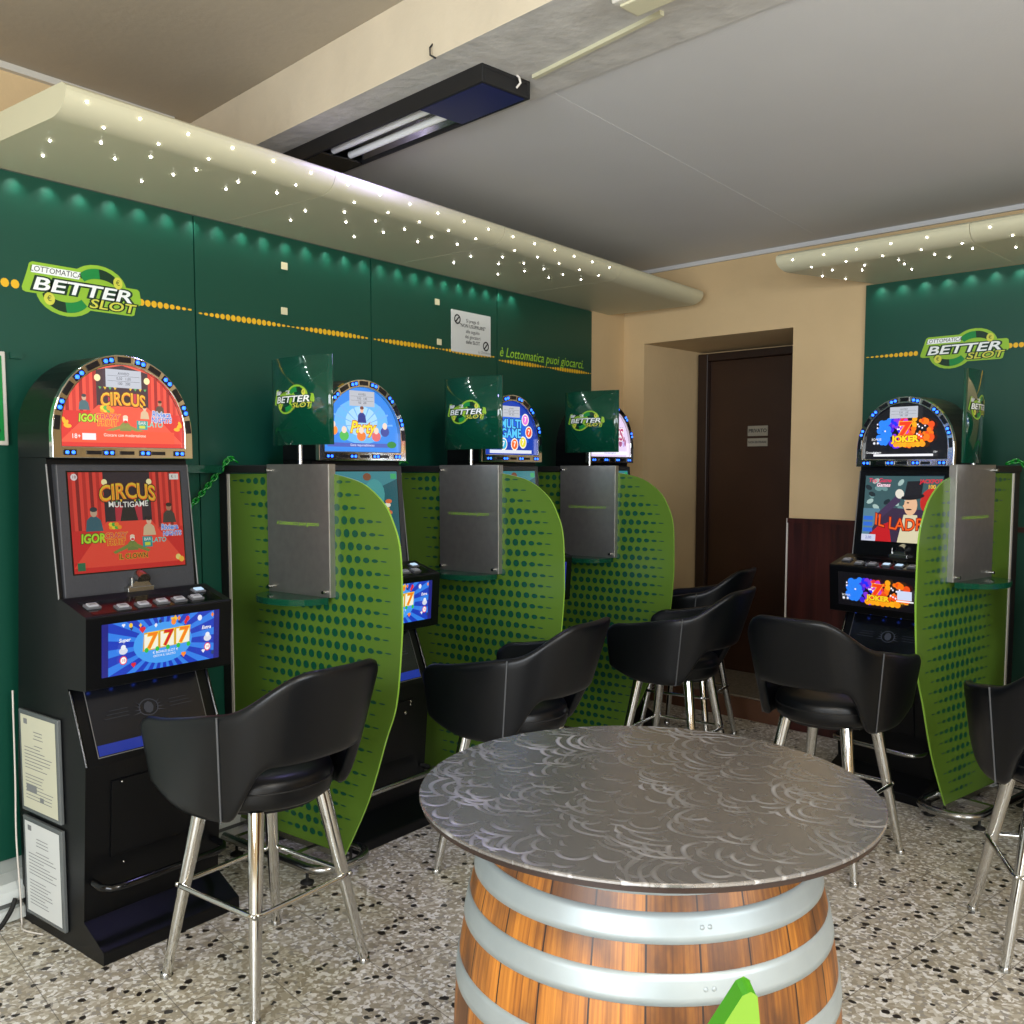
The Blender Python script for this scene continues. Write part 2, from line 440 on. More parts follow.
class Art:
    """draws flat shapes on a surface given by f(u, v, w) -> xyz, each layer a hair above the last"""
    def __init__(s, mb, f, w0=0.0004, dw=0.0002):
        s.mb = mb; s.f = f; s.w = w0; s.dw = dw
    def put(s, vs, fs, m):
        s.mb.add([s.f(x, y, s.w) for x, y in vs], fs, m); s.w += s.dw
    def poly(s, pts, m):
        a = sum(pts[i-1][0]*pts[i][1]-pts[i][0]*pts[i-1][1] for i in range(len(pts)))
        if a < 0: pts = pts[::-1]
        s.put(pts, [tuple(range(len(pts)))], m)
    def rect(s, x0, y0, x1, y1, m): s.poly([(x0,y0),(x1,y0),(x1,y1),(x0,y1)], m)
    def ell(s, x, y, rx, ry, m, n=16, rot=0):
        c, q = math.cos(rot), math.sin(rot)
        s.poly([(x + rx*math.cos(2*PI*i/n)*c - ry*math.sin(2*PI*i/n)*q, y + rx*math.cos(2*PI*i/n)*q + ry*math.sin(2*PI*i/n)*c) for i in range(n)], m)
    def ring(s, x, y, r, r2, m, n=20, ry=1.0):
        vs = []
        for i in range(n):
            t = 2*PI*i/n
            vs += [(x+r*math.cos(t), y+ry*r*math.sin(t)), (x+r2*math.cos(t), y+ry*r2*math.sin(t))]
        s.put(vs, [(2*i, 2*((i+1)%n), 2*((i+1)%n)+1, 2*i+1) if r > r2 and False else (2*i+1, 2*i, 2*((i+1)%n), 2*((i+1)%n)+1) for i in range(n)], m)
    def text(s, body, x, y, size, m, shear=0.0, offset=0.0, sx=1.0, outline=None, ow=0.05, rot=0, arch=0.0):
        for (mm, off) in ([(outline, offset+ow)] if outline else []) + [(m, offset)]:
            vs, fs = text2d(body, size, shear, off, sx)
            c, q = math.cos(rot), math.sin(rot)
            vs = [(a, b - arch*a*a) for a, b in vs]
            s.put([(x+a*c-b*q, y+a*q+b*c) for a, b in vs], fs, mm)

def plane_map(o, eu, ev):
    o, eu, ev = Vector(o), Vector(eu).normalized(), Vector(ev).normalized()
    n = eu.cross(ev)
    return lambda u, v, w: o + eu*u + ev*v + n*w

def draw_logo(A, x, y, k):
    """company mark: two swooshes around slanted lettering; k = overall width"""
    L_, D, Mi, W, G = M['lime'], M['logo_dark'], M['logo_mid'], M['logo_white'], M['logo_gold']
    def E(cx, cy, rx, ry, m, rot=0): A.ell(x+cx*k, y+cy*k, rx*k, ry*k, m, 24, rot)
    def P(pts, m): A.poly([(x+a*k, y+b*k) for a, b in pts], m)
    # lime outline shape
    E(0.14, 0.05, 0.25, 0.178, L_); E(-0.14, -0.05, 0.25, 0.178, L_)
    P([(-0.47,-0.075),(0.03,-0.08),(0.0,-0.135),(0.02,-0.155),(0.43,-0.155),(0.455,-0.145),(0.475,-0.07),(0.51,-0.055),(0.525,-0.03),(0.51,0.065),(0.49,0.08),(0.05,0.08),(0.03,0.155),(0.0,0.17),(-0.41,0.17),(-0.435,0.155),(-0.46,0.075),(-0.50,-0.04),(-0.495,-0.065)], L_)
    def swoosh(sg):
        n = 14; o = []; i_ = []
        for q in range(n+1):
            t = math.radians(12 + 135*q/n)
            o.append((sg*(0.14+0.205*math.cos(t)), sg*(0.04+0.158*math.sin(t))))
            i_.append((sg*(0.15+0.16*math.cos(t)), sg*(0.03+0.085*math.sin(t))))
        for q in range(n):
            A.poly([(x+o[q][0]*k,y+o[q][1]*k),(x+o[q+1][0]*k,y+o[q+1][1]*k),(x+i_[q+1][0]*k,y+i_[q+1][1]*k),(x+i_[q][0]*k,y+i_[q][1]*k)], D if q < 8 else Mi)
            A.w -= A.dw
        A.w += A.dw
    swoosh(1); swoosh(-1)
    P([(-0.425,0.085),(-0.41,0.145),(-0.015,0.145),(-0.03,0.085)], W)
    A.text('LOTTOMATICA', x-0.22*k, y+0.115*k, 0.062*k, M['ink'], 0.15, 0.0, 0.98)
    A.text('BETTER', x+0.0*k, y-0.002*k, 0.142*k, W, 0.2, 0.02, 1.78, D, 0.085)
    A.text('SLOT', x+0.25*k, y-0.098*k, 0.105*k, G, 0.2, 0.015, 1.65, D, 0.085)
    E(0.31, 0.105, 0.042, 0.05, G); A.text('€', x+0.31*k, y+0.105*k, 0.06*k, M['logo_dark'])
    E(-0.285, -0.105, 0.045, 0.05, G); A.text('€', x-0.285*k, y-0.105*k, 0.06*k, M['logo_dark'])

# ------------------------------------------------------------------ setting
def RW(x, y, z=0.0):     # right-wall frame -> world
    c, s = math.cos(RR), math.sin(RR)
    return (x*c - y*s, x*s + y*c, z)
def struct(mb, name, kindlabel=None, **k):
    o = mb.build(name, **k); o['kind'] = 'structure'
    return o
YW = 5.17                # local depth of the right wall
m = MB(); m.box((-4.2, -3.0, -0.1), (3.2, 7.2, 0), M['floor']); struct(m, 'floor')
# false wall behind the machines, then the older wall above it
m = MB(); m.box((-3.50, -3.0, 0), (-3.375, 5.62, 2.60), M['grey_wall'])
m.box((-3.375, 5.185, 0), (-3.352, 5.60, 2.60), M['cream']); struct(m, 'wall_left')
m = MB(); m.box((-3.95, -3.0, 2.60), (-3.74, 6.4, 3.2), M['cream'])
m.box((-3.95, -3.0, 2.55), (-3.50, 6.4, 2.60), M['cream']); struct(m, 'wall_left_upper')
m = MB(); m.box((-3.74, -3.0, 3.03), (-3.715, 2.45, 3.055), M['trim']); struct(m, 'trim_1')
# right-hand wall with the door niche (built in its own turned frame)
def rot_obj(o):
    o.rotation_euler = (0, 0, RR); return o
NX0, NX1, NZ, ND = -3.79, -2.725, 2.372, 5.83
m = MB()
m.box((-4.6, YW, 0), (NX0, YW+0.9, 3.3), M['cream'])
m.box((NX1, YW, 0), (3.6, YW+0.9, 3.3), M['cream'])
m.box((NX0, YW, NZ), (NX1, YW+0.9, 3.3), M['cream'])
m.box((NX0, ND+0.06, 0), (NX1, YW+0.9, NZ), M['cream'])
rot_obj(struct(m, 'wall_back'))
m = MB(); m.box((-3.9, YW-0.02, 2.818), (3.2, YW, 2.843), M['ceiling']); rot_obj(struct(m, 'trim_2'))
# door set in the niche
m = MB(); m.box((NX0+0.10, ND-0.012, 0.14), (NX1-0.0, ND+0.035, 2.30), M['door'])
d = rot_obj(struct(m, 'door_1', bevel=0.004))
m = MB(); m.box((NX0+0.02, ND-0.05, 0.14), (NX0+0.10, ND+0.05, 2.352), M['door_frame']); m.box((NX0+0.10, ND-0.05, 2.30), (NX1, ND+0.05, 2.352), M['door_frame'])
m.build('door_frame', d, bevel=0.006)
m = MB(); m.tube([(-2.83, ND-0.012, 1.12), (-2.83, ND-0.055, 1.12), (-2.94, ND-0.055, 1.12)], 0.009, M['chrome_soft'], 8); m.build('door_handle', d)
m = MB(); m.box((NX0, YW+0.02, 0.0), (NX1, ND+0.06, 0.14), M['granite']); m.box((NX0, YW+0.0, 0.0), (NX1, YW+0.02, 0.13), M['brown_step']); rot_obj(struct(m, 'trim_3'))
for (zc, hh, txt, sz, lab) in ((1.808, 0.034, 'PRIVATO', 0.034, 'grey door plate reading PRIVATO, the upper of two on the brown door'),
                          (1.731, 0.027, 'NON ENTRARE', 0.02, 'small grey plate with tiny lettering, the lower of two on the brown door')):
    m = MB(); m.box((-3.385, ND-0.017, zc-hh), (-3.235, ND-0.012, zc+hh), M['plate'])
    A = Art(m, plane_map((-3.31, ND-0.017, zc), (1, 0, 0), (0, 0, 1)), 0.0008)
    A.text(txt, 0, 0, sz, M['ink'], 0, 0.02)
    tag(rot_obj(m.build('door_plate')), lab, 'door sign')
# dark boarded wainscot
m = MB(); 
x = NX1 + 0.012
k = 0
while x < 0.9:
    m.box((x, YW-0.018, 0), (x+0.0905, YW, 1.235), M['wainscot']); x += 0.091
m.box((NX1+0.005, YW-0.03, 1.235), (0.9, YW, 1.262), M['wainscot']); m.box((NX1+0.006, YW-0.016, 0.0), (0.9, YW-0.001, 1.24), M['wainscot'])
o = rot_obj(struct(m, 'trim_4'))
m = MB(); m.tube([(NX1-0.004, YW-0.012, 0.0), (NX1-0.004, YW-0.012, 1.26)], 0.006, M['white_pipe'], 8)
tag(rot_obj(m.build('wall_pipe')), 'thin white pipe running down the wall corner beside the dark boarding', 'pipe')

# ceilings and beam
BA = math.atan(-0.147)
def by(x, y0):  # beam edge line
    return y0 - 0.147*(x + 3.139)
m = MB()
def slab(mb, pts, z0, z1, mt): mb.prism(pts, 'z', z0, z1, mt, M['beam_under'] if mt is M['beam'] else mt)
slab(m, [(-4.0, -3.0), (3.2, -3.0), (3.2, by(3.2, 2.46)), (-4.0, by(-4.0, 2.46))], 3.055, 3.2, M['ceiling_old']); struct(m, 'ceiling')
m = MB(); slab(m, [(-4.0, by(-4.0, 2.86)), (3.2, by(3.2, 2.86)), (3.2, 6.9), (-4.0, 6.9)], 2.842, 3.0, M['ceiling'])
for xs in (-2.02, -0.55, 0.9):
    m.box((xs, 2.55, 2.8413), (xs+0.07, 5.3, 2.8425), M['ceiling'])
struct(m, 'ceiling_lower')
m = MB(); slab(m, [(-3.9, by(-3.9, 2.447)), (3.2, by(3.2, 2.447)), (3.2, by(3.2, 2.915)), (-3.9, by(-3.9, 2.915))], 2.83, 3.06, M['beam']); struct(m, 'ceiling_beam', bevel=0.01)
# side and rear walls with window openings, out of the picture
m = MB()
m.box((2.6, -3.0, 0), (2.75, 6.0, 0.9), M['cream']); m.box((2.6, -3.0, 2.5), (2.75, 6.0, 3.2), M['cream'])
m.box((2.6, -3.0, 0.9), (2.75, -0.8, 2.5), M['cream']); m.box((2.6, 1.9, 0.9), (2.75, 6.0, 2.5), M['cream']); struct(m, 'wall_right')
m = MB()
m.box((-3.8, -2.85, 0), (2.75, -2.7, 0.5), M['cream']); m.box((-3.8, -2.85, 2.6), (2.75, -2.7, 3.2), M['cream'])
m.box((-3.8, -2.85, 0.5), (-1.6, -2.7, 2.6), M['cream']); m.box((1.6, -2.85, 0.5), (2.75, -2.7, 2.6), M['cream']); struct(m, 'wall_rear')
# skirting trunking on the left wall
m = MB()
m.prism([(-3.375, 0.0), (-3.285, 0.0), (-3.262, 0.012), (-3.262, 0.052), (-3.28, 0.055), (-3.28, 0.075), (-3.262, 0.078), (-3.262, 0.115), (-3.29, 0.135), (-3.375, 0.14)], 'y', -1.0, 5.18, M['trunk'])
m.box((-3.2795, -1.0, 0.056), (-3.278, 5.18, 0.074), M['trunk_dark'])
struct(m, 'baseboard_left', bevel=0.003)

# ------------------------------------------------------------------ green wall panels
def dots_line(A, u0, u1, phase0, per, v, pitch=0.026, r=0.0122):
    u = u0
    while u < u1:
        t = ((u - phase0) / per) % 1.0
        e = math.sin(PI*t)
        e2 = 0.12 + 0.95*min(1, e*1.15)
        A.ell(u, v, r*(0.72+0.28*e), r*e2, M['yellow'], 10); A.w -= A.dw
        u += pitch
    A.w += A.dw
ys = [0.35, 1.315, 2.279, 3.244, 4.211, 5.183]
plab = ['green wall panel at the left frame edge with the slot logo, behind the circus machine',
        None, 'green wall panel behind the second machine from the left with two tape squares',
        'green wall panel carrying the white notice sheet',
        'green wall panel at the far end of the left wall with lime lettering']
for i in range(5):
    if i == 0: pass
    m = MB()
    y0, y1 = ys[i] + 0.003, ys[i+1] - 0.003
    yc = (y0+y1)/2
    m.box((-3.373, y0, 0.195), (-3.35, y1, 2.55), M['green_wall'])
    A = Art(m, plane_map((-3.35, 0, 0), (0, 1, 0), (0, 0, 1)))
    A.w = 0.0006
    if i == 1:
        dots_line(A, y0+0.02, 1.59, 1.33, 0.4825, 2.178, 0.034, 0.0145)
        dots_line(A, 2.045, y1-0.01, 1.797, 0.4825, 2.18)
    elif i > 0:
        dots_line(A, y0+0.02, y1-0.01, y0-0.003, 0.4825, 2.172 if i < 4 else 2.158)
    if i == 4:
        A.text('è Lottomatica puoi giocarci.', (4.246+5.07)/2, 2.205, 0.076, M['lime_txt'], 0.25, 0.004, 1.0)
    o = m.build('wall_panel')
    if i == 0: tag(o, 'plain green wall panel outside the left of the picture', 'wall panel')
    elif i == 1: tag(o, 'green wall panel with the large slot logo, behind the circus machine', 'wall panel')
    else: tag(o, plab[i], 'wall panel')
    if i == 0:
        bpy.data.objects.remove(o); continue
    o['group'] = 'green panels of the left wall'
    if i == 1:
        m2 = MB(); A = Art(m2, plane_map((-3.35, 0, 0), (0, 1, 0), (0, 0, 1)), 0.001)
        draw_logo(A, 1.815, 2.19, 0.435)
        m2.build('printed_logo', o)
# right-hand green panel
x = -2.287; i = 0
for (x0, x1) in ((-2.287, -1.19), (-1.184, -0.2), (-0.194, 0.8)):
    m = MB(); m.box((x0, YW-0.022, 0.195), (x1, YW-0.001, 2.55), M['green_wall'])
    A = Art(m, plane_map((0, YW-0.022, 0), (1, 0, 0), (0, 0, 1)), 0.0006)
    if i == 0:
        dots_line(A, x0+0.02, -1.985, x0-0.0, 0.70, 2.16); dots_line(A, -1.545, x1-0.01, -1.8, 0.70, 2.16)
    else: dots_line(A, x0+0.02, x1-0.01, x0, 0.4825, 2.16)
    o = tag(rot_obj(m.build('wall_panel')), 'green wall panel on the back wall right of the door, with the slot logo', 'wall panel')
    if i:
        bpy.data.objects.remove(o); i += 1; continue
    m2 = MB(); A = Art(m2, plane_map((0, YW-0.022, 0), (1, 0, 0), (0, 0, 1)), 0.001)
    draw_logo(A, -1.77, 2.165, 0.425); q = m2.build('printed_logo', o)
    i += 1

# ------------------------------------------------------------------ lit canopies
def canopy_profile():
    """(d, z): d = distance from the wall face"""
    p = [(0.0, 2.553), (0.585, 2.553)]
    for k in range(1, 25):
        t = k/24*PI/2
        p.append((0.585 + 0.09*math.sin(t), 2.553 + 0.062*(1-math.cos(t))))
    p += [(0.672, 2.628), (0.655, 2.638), (0.0, 2.638)]
    return p
PROF = canopy_profile()
m_led = em((255, 250, 240), 20.0)
led_mb = MB(); led_mb.ball((0, 0, 0), 0.0036, m_led, 8)
LED = led_mb.mesh('led')
# offsets within one metre of canopy: (along, distance from wall, z)
ROWS = [(0.0, 0.165, 0.672, 2.597, 6, 0.063), (0.0, 0.18, 0.622, 2.5575, 5, 0.14),
        (0.0, 0.168, 0.508, 2.551, 5, 0.195), (0.0, 0.212, 0.40, 2.551, 4, 0.09), (0.0, 0.345, 0.246, 2.551, 2, 0.145)]
def led_spots():
    out = []
    for (_, pitch, dd, z, n, start) in ROWS:
        for k in range(n): out.append((start + k*pitch, dd, z))
    return out
def add_leds(parent, f, length=0.99):
    for (a, dd, z) in led_spots():
        if a > length - 0.02: continue
        o = bpy.data.objects.new('led_light', LED); link(o, parent); o.location = f(a, dd, z)
CL = [(1.42, 2.417, 'canopy segment nearest the camera over the left machines, star lights on it'),
      (2.42, 3.417, 'lit canopy segment above the second machine, second from the near end'),
      (3.42, 4.417, 'lit canopy segment third along the left wall, the last with star lights'),
      (4.42, 5.385, 'unlit rounded canopy segment at the far end of the left wall')]
for i, (a, b, lab) in enumerate(CL):
    t = thing('canopy_segment', lab, 'canopy', (-3.35, a, 2.553), 0, 'canopy along the left wall')
    m = MB(); L_ = b - a
    m.prism([(d, z-2.553) for d, z in PROF], 'y', 0, L_, M['canopy'])
    m.build('canopy_shell', t, bevel=0.002, seg=1)
    if i < 3: add_leds(t, lambda a_, d_, z_: (d_, a_, z_-2.553))
CR = [(-2.455, -1.53, 'rounded lit canopy segment at the left end of the back wall'), (-1.527, -0.53, 'lit canopy segment cut by the right frame edge')]
for i, (a, b, lab) in enumerate(CR):
    t = thing('canopy_segment', lab, 'canopy', RW(a, YW-0.022, 2.553), RR, 'canopy along the back wall')
    m = MB()
    n = len(PROF)
    if i == 0:   # its free end is cut obliquely
        vs = [(0.0 + (0.215 - d*0.335) , -d, z-2.553) for d, z in PROF] + [(b-a, -d, z-2.553) for d, z in PROF]
        m.add(vs, [(k, (k+1) % n, n+(k+1) % n, n+k)[::-1] for k in range(n)] + [tuple(range(n)), tuple(range(n, 2*n))[::-1]], M['canopy'])
    else:
        m.prism([(-d, z-2.553) for d, z in PROF], 'x', 0, b-a, M['canopy'])
    m.build('canopy_shell', t, bevel=0.002, seg=1)
    add_leds(t, lambda a_, d_, z_: (a_+0.02, -d_, z_-2.553), (b-a)-0.02)

# ------------------------------------------------------------------ gaming machines
mB, mBZ = M['black'], M['bezel']
LEDB = em((36, 96, 255), 5.0)
LEDP = em((40, 90, 255), 3.0)

def arch_pts(hw, z0, zs, zt, n=22):
    p = [(-hw, z0), (hw, z0)]
    for i in range(n+1):
        t = PI*i/n
        p.append((hw*math.cos(t), zs + (zt-zs)*math.sin(t)))
    return p

def inside_arch(x, y, hw, zs, zt): return True

def curtain(A, x0, x1, y0, y1, k, topf=None, slant=0.0):
    q_ = (lambda c: tuple(int(a*0.75 + b*0.25) for a, b in zip(c, (255, 170, 150)))) if k > 1 else (lambda c: c)
    R1, R2, R3 = em(q_((196, 34, 30)), k), em(q_((236, 62, 48)), k), em(q_((140, 16, 20)), k)
    n = max(4, int(abs(x1-x0)/0.011)); w = (x1-x0)/n
    for i in range(n):
        a = x0+i*w; b = a+w
        ta = topf(a) if topf else y1; tb = topf(b) if topf else y1
        A.poly([(a, y0), (b, y0), (b+slant*0, tb), (a, ta)], (R1, R2, R3, R2)[i % 4]); A.w -= A.dw
    A.w += A.dw

def person_blob(A, x, y, s, robe, skin, hair):
    A.poly([(x-0.5*s, y-0.6*s), (x+0.5*s, y-0.6*s), (x+0.38*s, y), (x+0.15*s, y+0.2*s), (x-0.2*s, y+0.2*s), (x-0.42*s, y)], robe)
    A.ell(x, y+0.42*s, 0.2*s, 0.25*s, skin, 12); A.ell(x, y+0.58*s, 0.22*s, 0.14*s, hair, 10)

def circus(A, w, h, k, bright, topf=None, marquee=False):
    """red circus stage, u in [-w,w], v in [0,h]"""
    em_ = globals()['em']
    def em(c, k): return em_(tuple(int(a*0.8 + b*0.2) for a, b in zip(c, (255, 196, 170))), k) if marquee else em_(c, k)
    tsz = 0.26 if marquee else 0.36
    yl, rd, blk, wht = em((240, 196, 40), k), em((226, 44, 38), k), em((22, 14, 20), k), em((250, 250, 240), k)
    fl = em((214, 30, 30), k); red2 = em((240, 70, 50), k)
    curtain(A, -w, -w*0.42, h*0.40, h, k, topf); curtain(A, w*0.42, w, h*0.40, h, k, topf)
    f = topf or (lambda x: h)
    A.poly([(-w*0.42, h*0.42), (w*0.42, h*0.42), (w*0.42, f(w*0.42)), (0, f(0)), (-w*0.42, f(w*0.42))], em((34, 26, 40), k))
    A.poly([(-w, 0), (w, 0), (w, h*0.42), (-w, h*0.42)], fl)
    A.poly([(-w*0.4, h*0.5), (w*0.4, h*0.5), (w, h*0.05), (-w, h*0.05)], red2)
    A.rect(-w*0.16, h*0.5, w*0.16, h*0.64, em((20, 20, 24), k))
    for sx in (-1, 1):
        A.poly([(sx*w*0.16, h*0.5), (sx*w*0.24, h*0.5), (sx*w*0.24, h*0.66), (sx*w*0.1, h*0.66)], em((190, 40, 60), k))
        A.ell(sx*w*0.40, f(w*0.40)-h*0.1, w*0.05, w*0.05, em((255, 246, 180), k))
        for q in range(4): A.poly([(sx*w*(0.1+0.08*q), h*0.72), (sx*w*(0.15+0.08*q), h*0.725), (sx*w*(0.125+0.08*q), h*0.69)], (yl, em((60, 170, 90), k))[q % 2])
    cy = h*(0.58 if marquee else 0.80)
    A.text('CIRCUS', 0, cy, w*tsz, yl, 0, 0.03, 0.82, em((90, 34, 16), k), 0.05, arch=1.2)
    A.text('CIRCUS', 0, cy-h*0.012, w*tsz, em((255, 120, 30), k), 0, -0.018, 0.82, arch=1.2)
    if not marquee: A.text('MULTIGAME', 0, h*0.665, w*0.13, wht, 0, 0.01, 1.0, arch=-0.5)
    # people and lettering at the foot
    person_blob(A, -w*0.62, h*0.52, w*(0.17 if marquee else 0.3), em((44, 96, 110), k), em((200, 170, 140), k), em((30, 50, 60), k))
    A.text('IGOR', -w*(0.56 if marquee else 0.66), h*0.335, w*(0.15 if marquee else 0.2), em((180, 230, 40), k), 0.1, 0.04, 0.85, em((20, 70, 20), k), 0.05)
    for q in range(7): A.ell(-w*0.34+w*0.05*(q % 4), h*(0.44+0.03*(q//4)), w*0.04, w*0.035, (em((250, 150, 30), k), em((240, 220, 50), k), em((70, 180, 60), k))[q % 3], 8)
    A.text('CRAZY', -w*0.27, h*0.355, w*0.12, em((220, 40, 90), k), 0.1, 0.03, 1.0, yl, 0.05)
    A.text('FRUIT', -w*0.27, h*0.285, w*0.12, em((230, 60, 50), k), 0.1, 0.03, 1.0, yl, 0.05)
    person_blob(A, w*0.02, h*0.27, w*0.2, em((110, 130, 60), k), wht, em((240, 220, 190), k))
    A.poly([(-w*0.34, h*0.19), (-w*0.30, h*0.17), (w*0.02, h*0.24), (0, h*0.28)], em((120, 140, 60), k))
    A.poly([(w*0.34, h*0.19), (w*0.30, h*0.17), (0, h*0.24), (w*0.04, h*0.28)], em((120, 140, 60), k))
    A.ell(w*0.02, h*0.31, w*0.03, w*0.022, em((220, 30, 30), k), 8)
    A.text('IL CLOWN', w*0.02, h*0.135, w*0.12, em((120, 60, 20), k), 0, 0.03, 0.9, yl, 0.04)
    person_blob(A, w*0.34, h*0.43, w*(0.15 if marquee else 0.24), em((216, 190, 150), k), em((230, 190, 160), k), em((20, 20, 24), k))
    A.rect(w*0.2, h*0.22, w*0.38, h*0.33, em((20, 150, 150), k)); A.rect(w*0.24, h*0.235, w*0.34, h*0.27, em((200, 220, 60), k))
    A.text('BAR', w*0.29, h*0.30, w*0.07, wht); A.text('LATO', w*0.5, h*0.285, w*0.11, em((80, 210, 200), k), 0.1, 0.02)
    person_blob(A, w*(0.6 if marquee else 0.73), h*(0.5 if marquee else 0.56), w*(0.16 if marquee else 0.26), em((60, 56, 50), k), em((180, 120, 90), k), em((40, 26, 20), k))
    A.text('Riviera', w*(0.62 if marquee else 0.72), h*0.415, w*0.13, em((60, 130, 230), k), 0.1, 0.03, 0.9, wht, 0.05)
    A.text('NIGHTS', w*(0.62 if marquee else 0.76), h*0.345, w*0.11, em((60, 110, 220), k), 0.1, 0.03, 0.9, wht, 0.05)

def bonus777(A, w, h, k):
    """blue burst with a row of sevens, u in [-w,w] v in [0,h]"""
    A.rect(-w, 0, w, h, em((24, 60, 190), k))
    rnd = random.Random(3)
    for q in range(22):
        t = 2*PI*q/22; t2 = t+0.13
        r = w*1.0
        def cl(a, b): 
            sc = min(1.0, (w/abs(a)) if abs(a) > w else 1.0, ((h/2)/abs(b)) if abs(b) > h/2 else 1.0); return (a*sc, h/2+b*sc)
        A.poly([(0, h/2), cl(r*math.cos(t), r*math.sin(t)), cl(r*math.cos(t2), r*math.sin(t2))], em((50, 130, 236), k)); A.w -= A.dw
    A.w += A.dw
    A.ell(0, h*0.5, w*0.5, h*0.4, em((70, 160, 245), k), 24)
    A.rect(-w, 0, -w*0.9, h, em((30, 30, 130), k)); A.rect(w*0.9, 0, w, h, em((30, 30, 130), k))
    cols = [em((220, 36, 50), k), em((250, 200, 50), k), em((40, 60, 110), k), em((240, 240, 250), k), em((250, 140, 40), k)]
    for q in range(20):
        x, y = rnd.uniform(-w*0.95, w*0.95), rnd.choice([rnd.uniform(0.8, 0.95), rnd.uniform(0.8, 0.95), rnd.uniform(0.08, 0.2)])*h
        s = rnd.uniform(0.02, 0.045)*w*1.6
        c = cols[q % 5]
        if q % 3 == 0:
            A.ell(x-s*0.3, y+s*0.2, s*0.42, s*0.42, c, 10); A.ell(x+s*0.3, y+s*0.2, s*0.42, s*0.42, c, 10); A.poly([(x-s*0.7, y+s*0.1), (x+s*0.7, y+s*0.1), (x, y-s*0.8)], c)
        elif q % 3 == 1: A.poly([(x, y+s*0.8), (x-s*0.55, y), (x, y-s*0.8), (x+s*0.55, y)], c)
        else: A.ell(x, y, s*0.6, s*0.7, c, 10)
    A.poly([(-w*0.36, h*0.38), (w*0.44, h*0.44), (w*0.46, h*0.78), (-w*0.34, h*0.74)], em((220, 170, 40), k))
    for q in range(3):
        x = -w*0.22 + q*w*0.27
        A.rect(x-w*0.115, h*(0.41+0.015*q), x+w*0.115, h*(0.71+0.015*q), em((250, 246, 226), k))
        A.text('7', x, h*(0.56+0.015*q), h*0.42, em((250, 130, 20) if q != 1 else (214, 30, 30), k), 0.1, 0.03, 1.0, em((250, 220, 60), k), 0.03)
    for q in range(5): A.ell(-w*0.3+q*w*0.18, h*0.4, w*0.035, h*0.05, em((50, 190, 70), k), 8)
    A.text('€ BONUS SLOT €', 0.02*w, h*0.33, h*0.07, em((255, 255, 255), k)); A.text('GIOCA IL GIUSTO', 0, h*0.26, h*0.06, em((255, 255, 255), k))
    A.text('Super', -w*0.66, h*0.66, h*0.10, em((255, 255, 255), k), 0.2, 0.02); A.text('Extra', w*0.74, h*0.68, h*0.10, em((255, 255, 255), k), 0.2, 0.02)
    for sx in (-0.68, 0.76):
        A.ell(w*sx, h*0.46, w*0.07, h*0.07, em((220, 224, 240), k), 10); A.ell(w*sx, h*0.53, w*0.04, h*0.05, em((240, 244, 250), k), 10)
        A.ell(w*sx, h*0.28, w*0.06, h*0.085, em((236, 60, 70), k)); A.ell(w*sx, h*0.28, w*0.047, h*0.066, em((255, 255, 255), k)); A.text('18', w*sx, h*0.28, h*0.08, em((220, 30, 40), k))

def joker(A, w, h, k, marquee=False):
    A.rect(-w, 0, w, h, em((8, 6, 12), k)) if not marquee else None
    rnd = random.Random(11)
    for q in range(130):
        t = rnd.random()
        x = (-0.72+1.44*t)*w; y = h*(0.5 + rnd.uniform(-0.36, 0.36)*(1-abs(2*t-1)**2*0.45))
        if t < 0.22: c = (40, 130, 250)
        elif t < 0.42: c = rnd.choice([(30, 40, 250), (60, 30, 220), (130, 50, 220)])
        elif t < 0.6: c = rnd.choice([(250, 90, 30), (230, 40, 60), (200, 60, 200)])
        else: c = rnd.choice([(255, 120, 10), (255, 170, 20), (240, 80, 20)])
        s = rnd.uniform(0.03, 0.095)*w
        if abs(y-h*0.5)+s > h*0.42: s *= 0.6
        A.ell(x, y, s, s, em(c, k), 12)
    for q in range(16):
        x = rnd.uniform(-0.75, 0.7)*w; A.ell(x, h*rnd.uniform(0.3, 0.75), w*0.022, w*0.022, em((250, 240, 255), k), 8)
    for q in range(7): A.ell(w*(-0.2+0.12*q), h*0.2, w*0.08, w*0.07, em((255, 160+8*(q % 3), 20), k), 10)
    A.text('7', w*0.02, h*0.56, h*0.42, em((250, 60, 20), k), 0.05, 0.05, 1.4, em((255, 170, 40), k), 0.04)
    A.text('JOKER', w*0.05, h*0.32, h*0.2, em((255, 214, 30), k), 0, 0.05, 1.2, em((150, 30, 10), k), 0.05, arch=-0.6)
    A.text('BONUS', -w*0.74, h*0.33, h*0.08, em((240, 240, 240), k))
    A.ell(-w*0.8, h*0.24, w*0.035, w*0.035, em((230, 230, 240), k), 8); A.ell(-w*0.7, h*0.24, w*0.03, w*0.03, em((230, 230, 240), k), 8)
    if marquee: return
    A.rect(w*0.52, h*0.36, w*0.86, h*0.62, em((210, 220, 246), k)); A.rect(w*0.5, h*0.3, w*0.9, h*0.34, em((250, 250, 250), k))
    A.text('ATTIVA', w*0.69, h*0.25, h*0.07, em((250, 210, 60), k))

def notice(A, x, y, w, h, k):
    A.rect(x-w, y-h, x+w, y+h, em((196, 200, 210), k))
    g = em((70, 74, 86), k)
    for q, t in enumerate(('AVVISO', '0,50   1,00', '100   200')):
        A.text(t, x, y+h*(0.55-0.55*q), h*0.42, g)
    for q in (0.28, -0.28): A.rect(x-w*0.9, y+h*q-0.0004, x+w*0.9, y+h*q+0.0004, g)

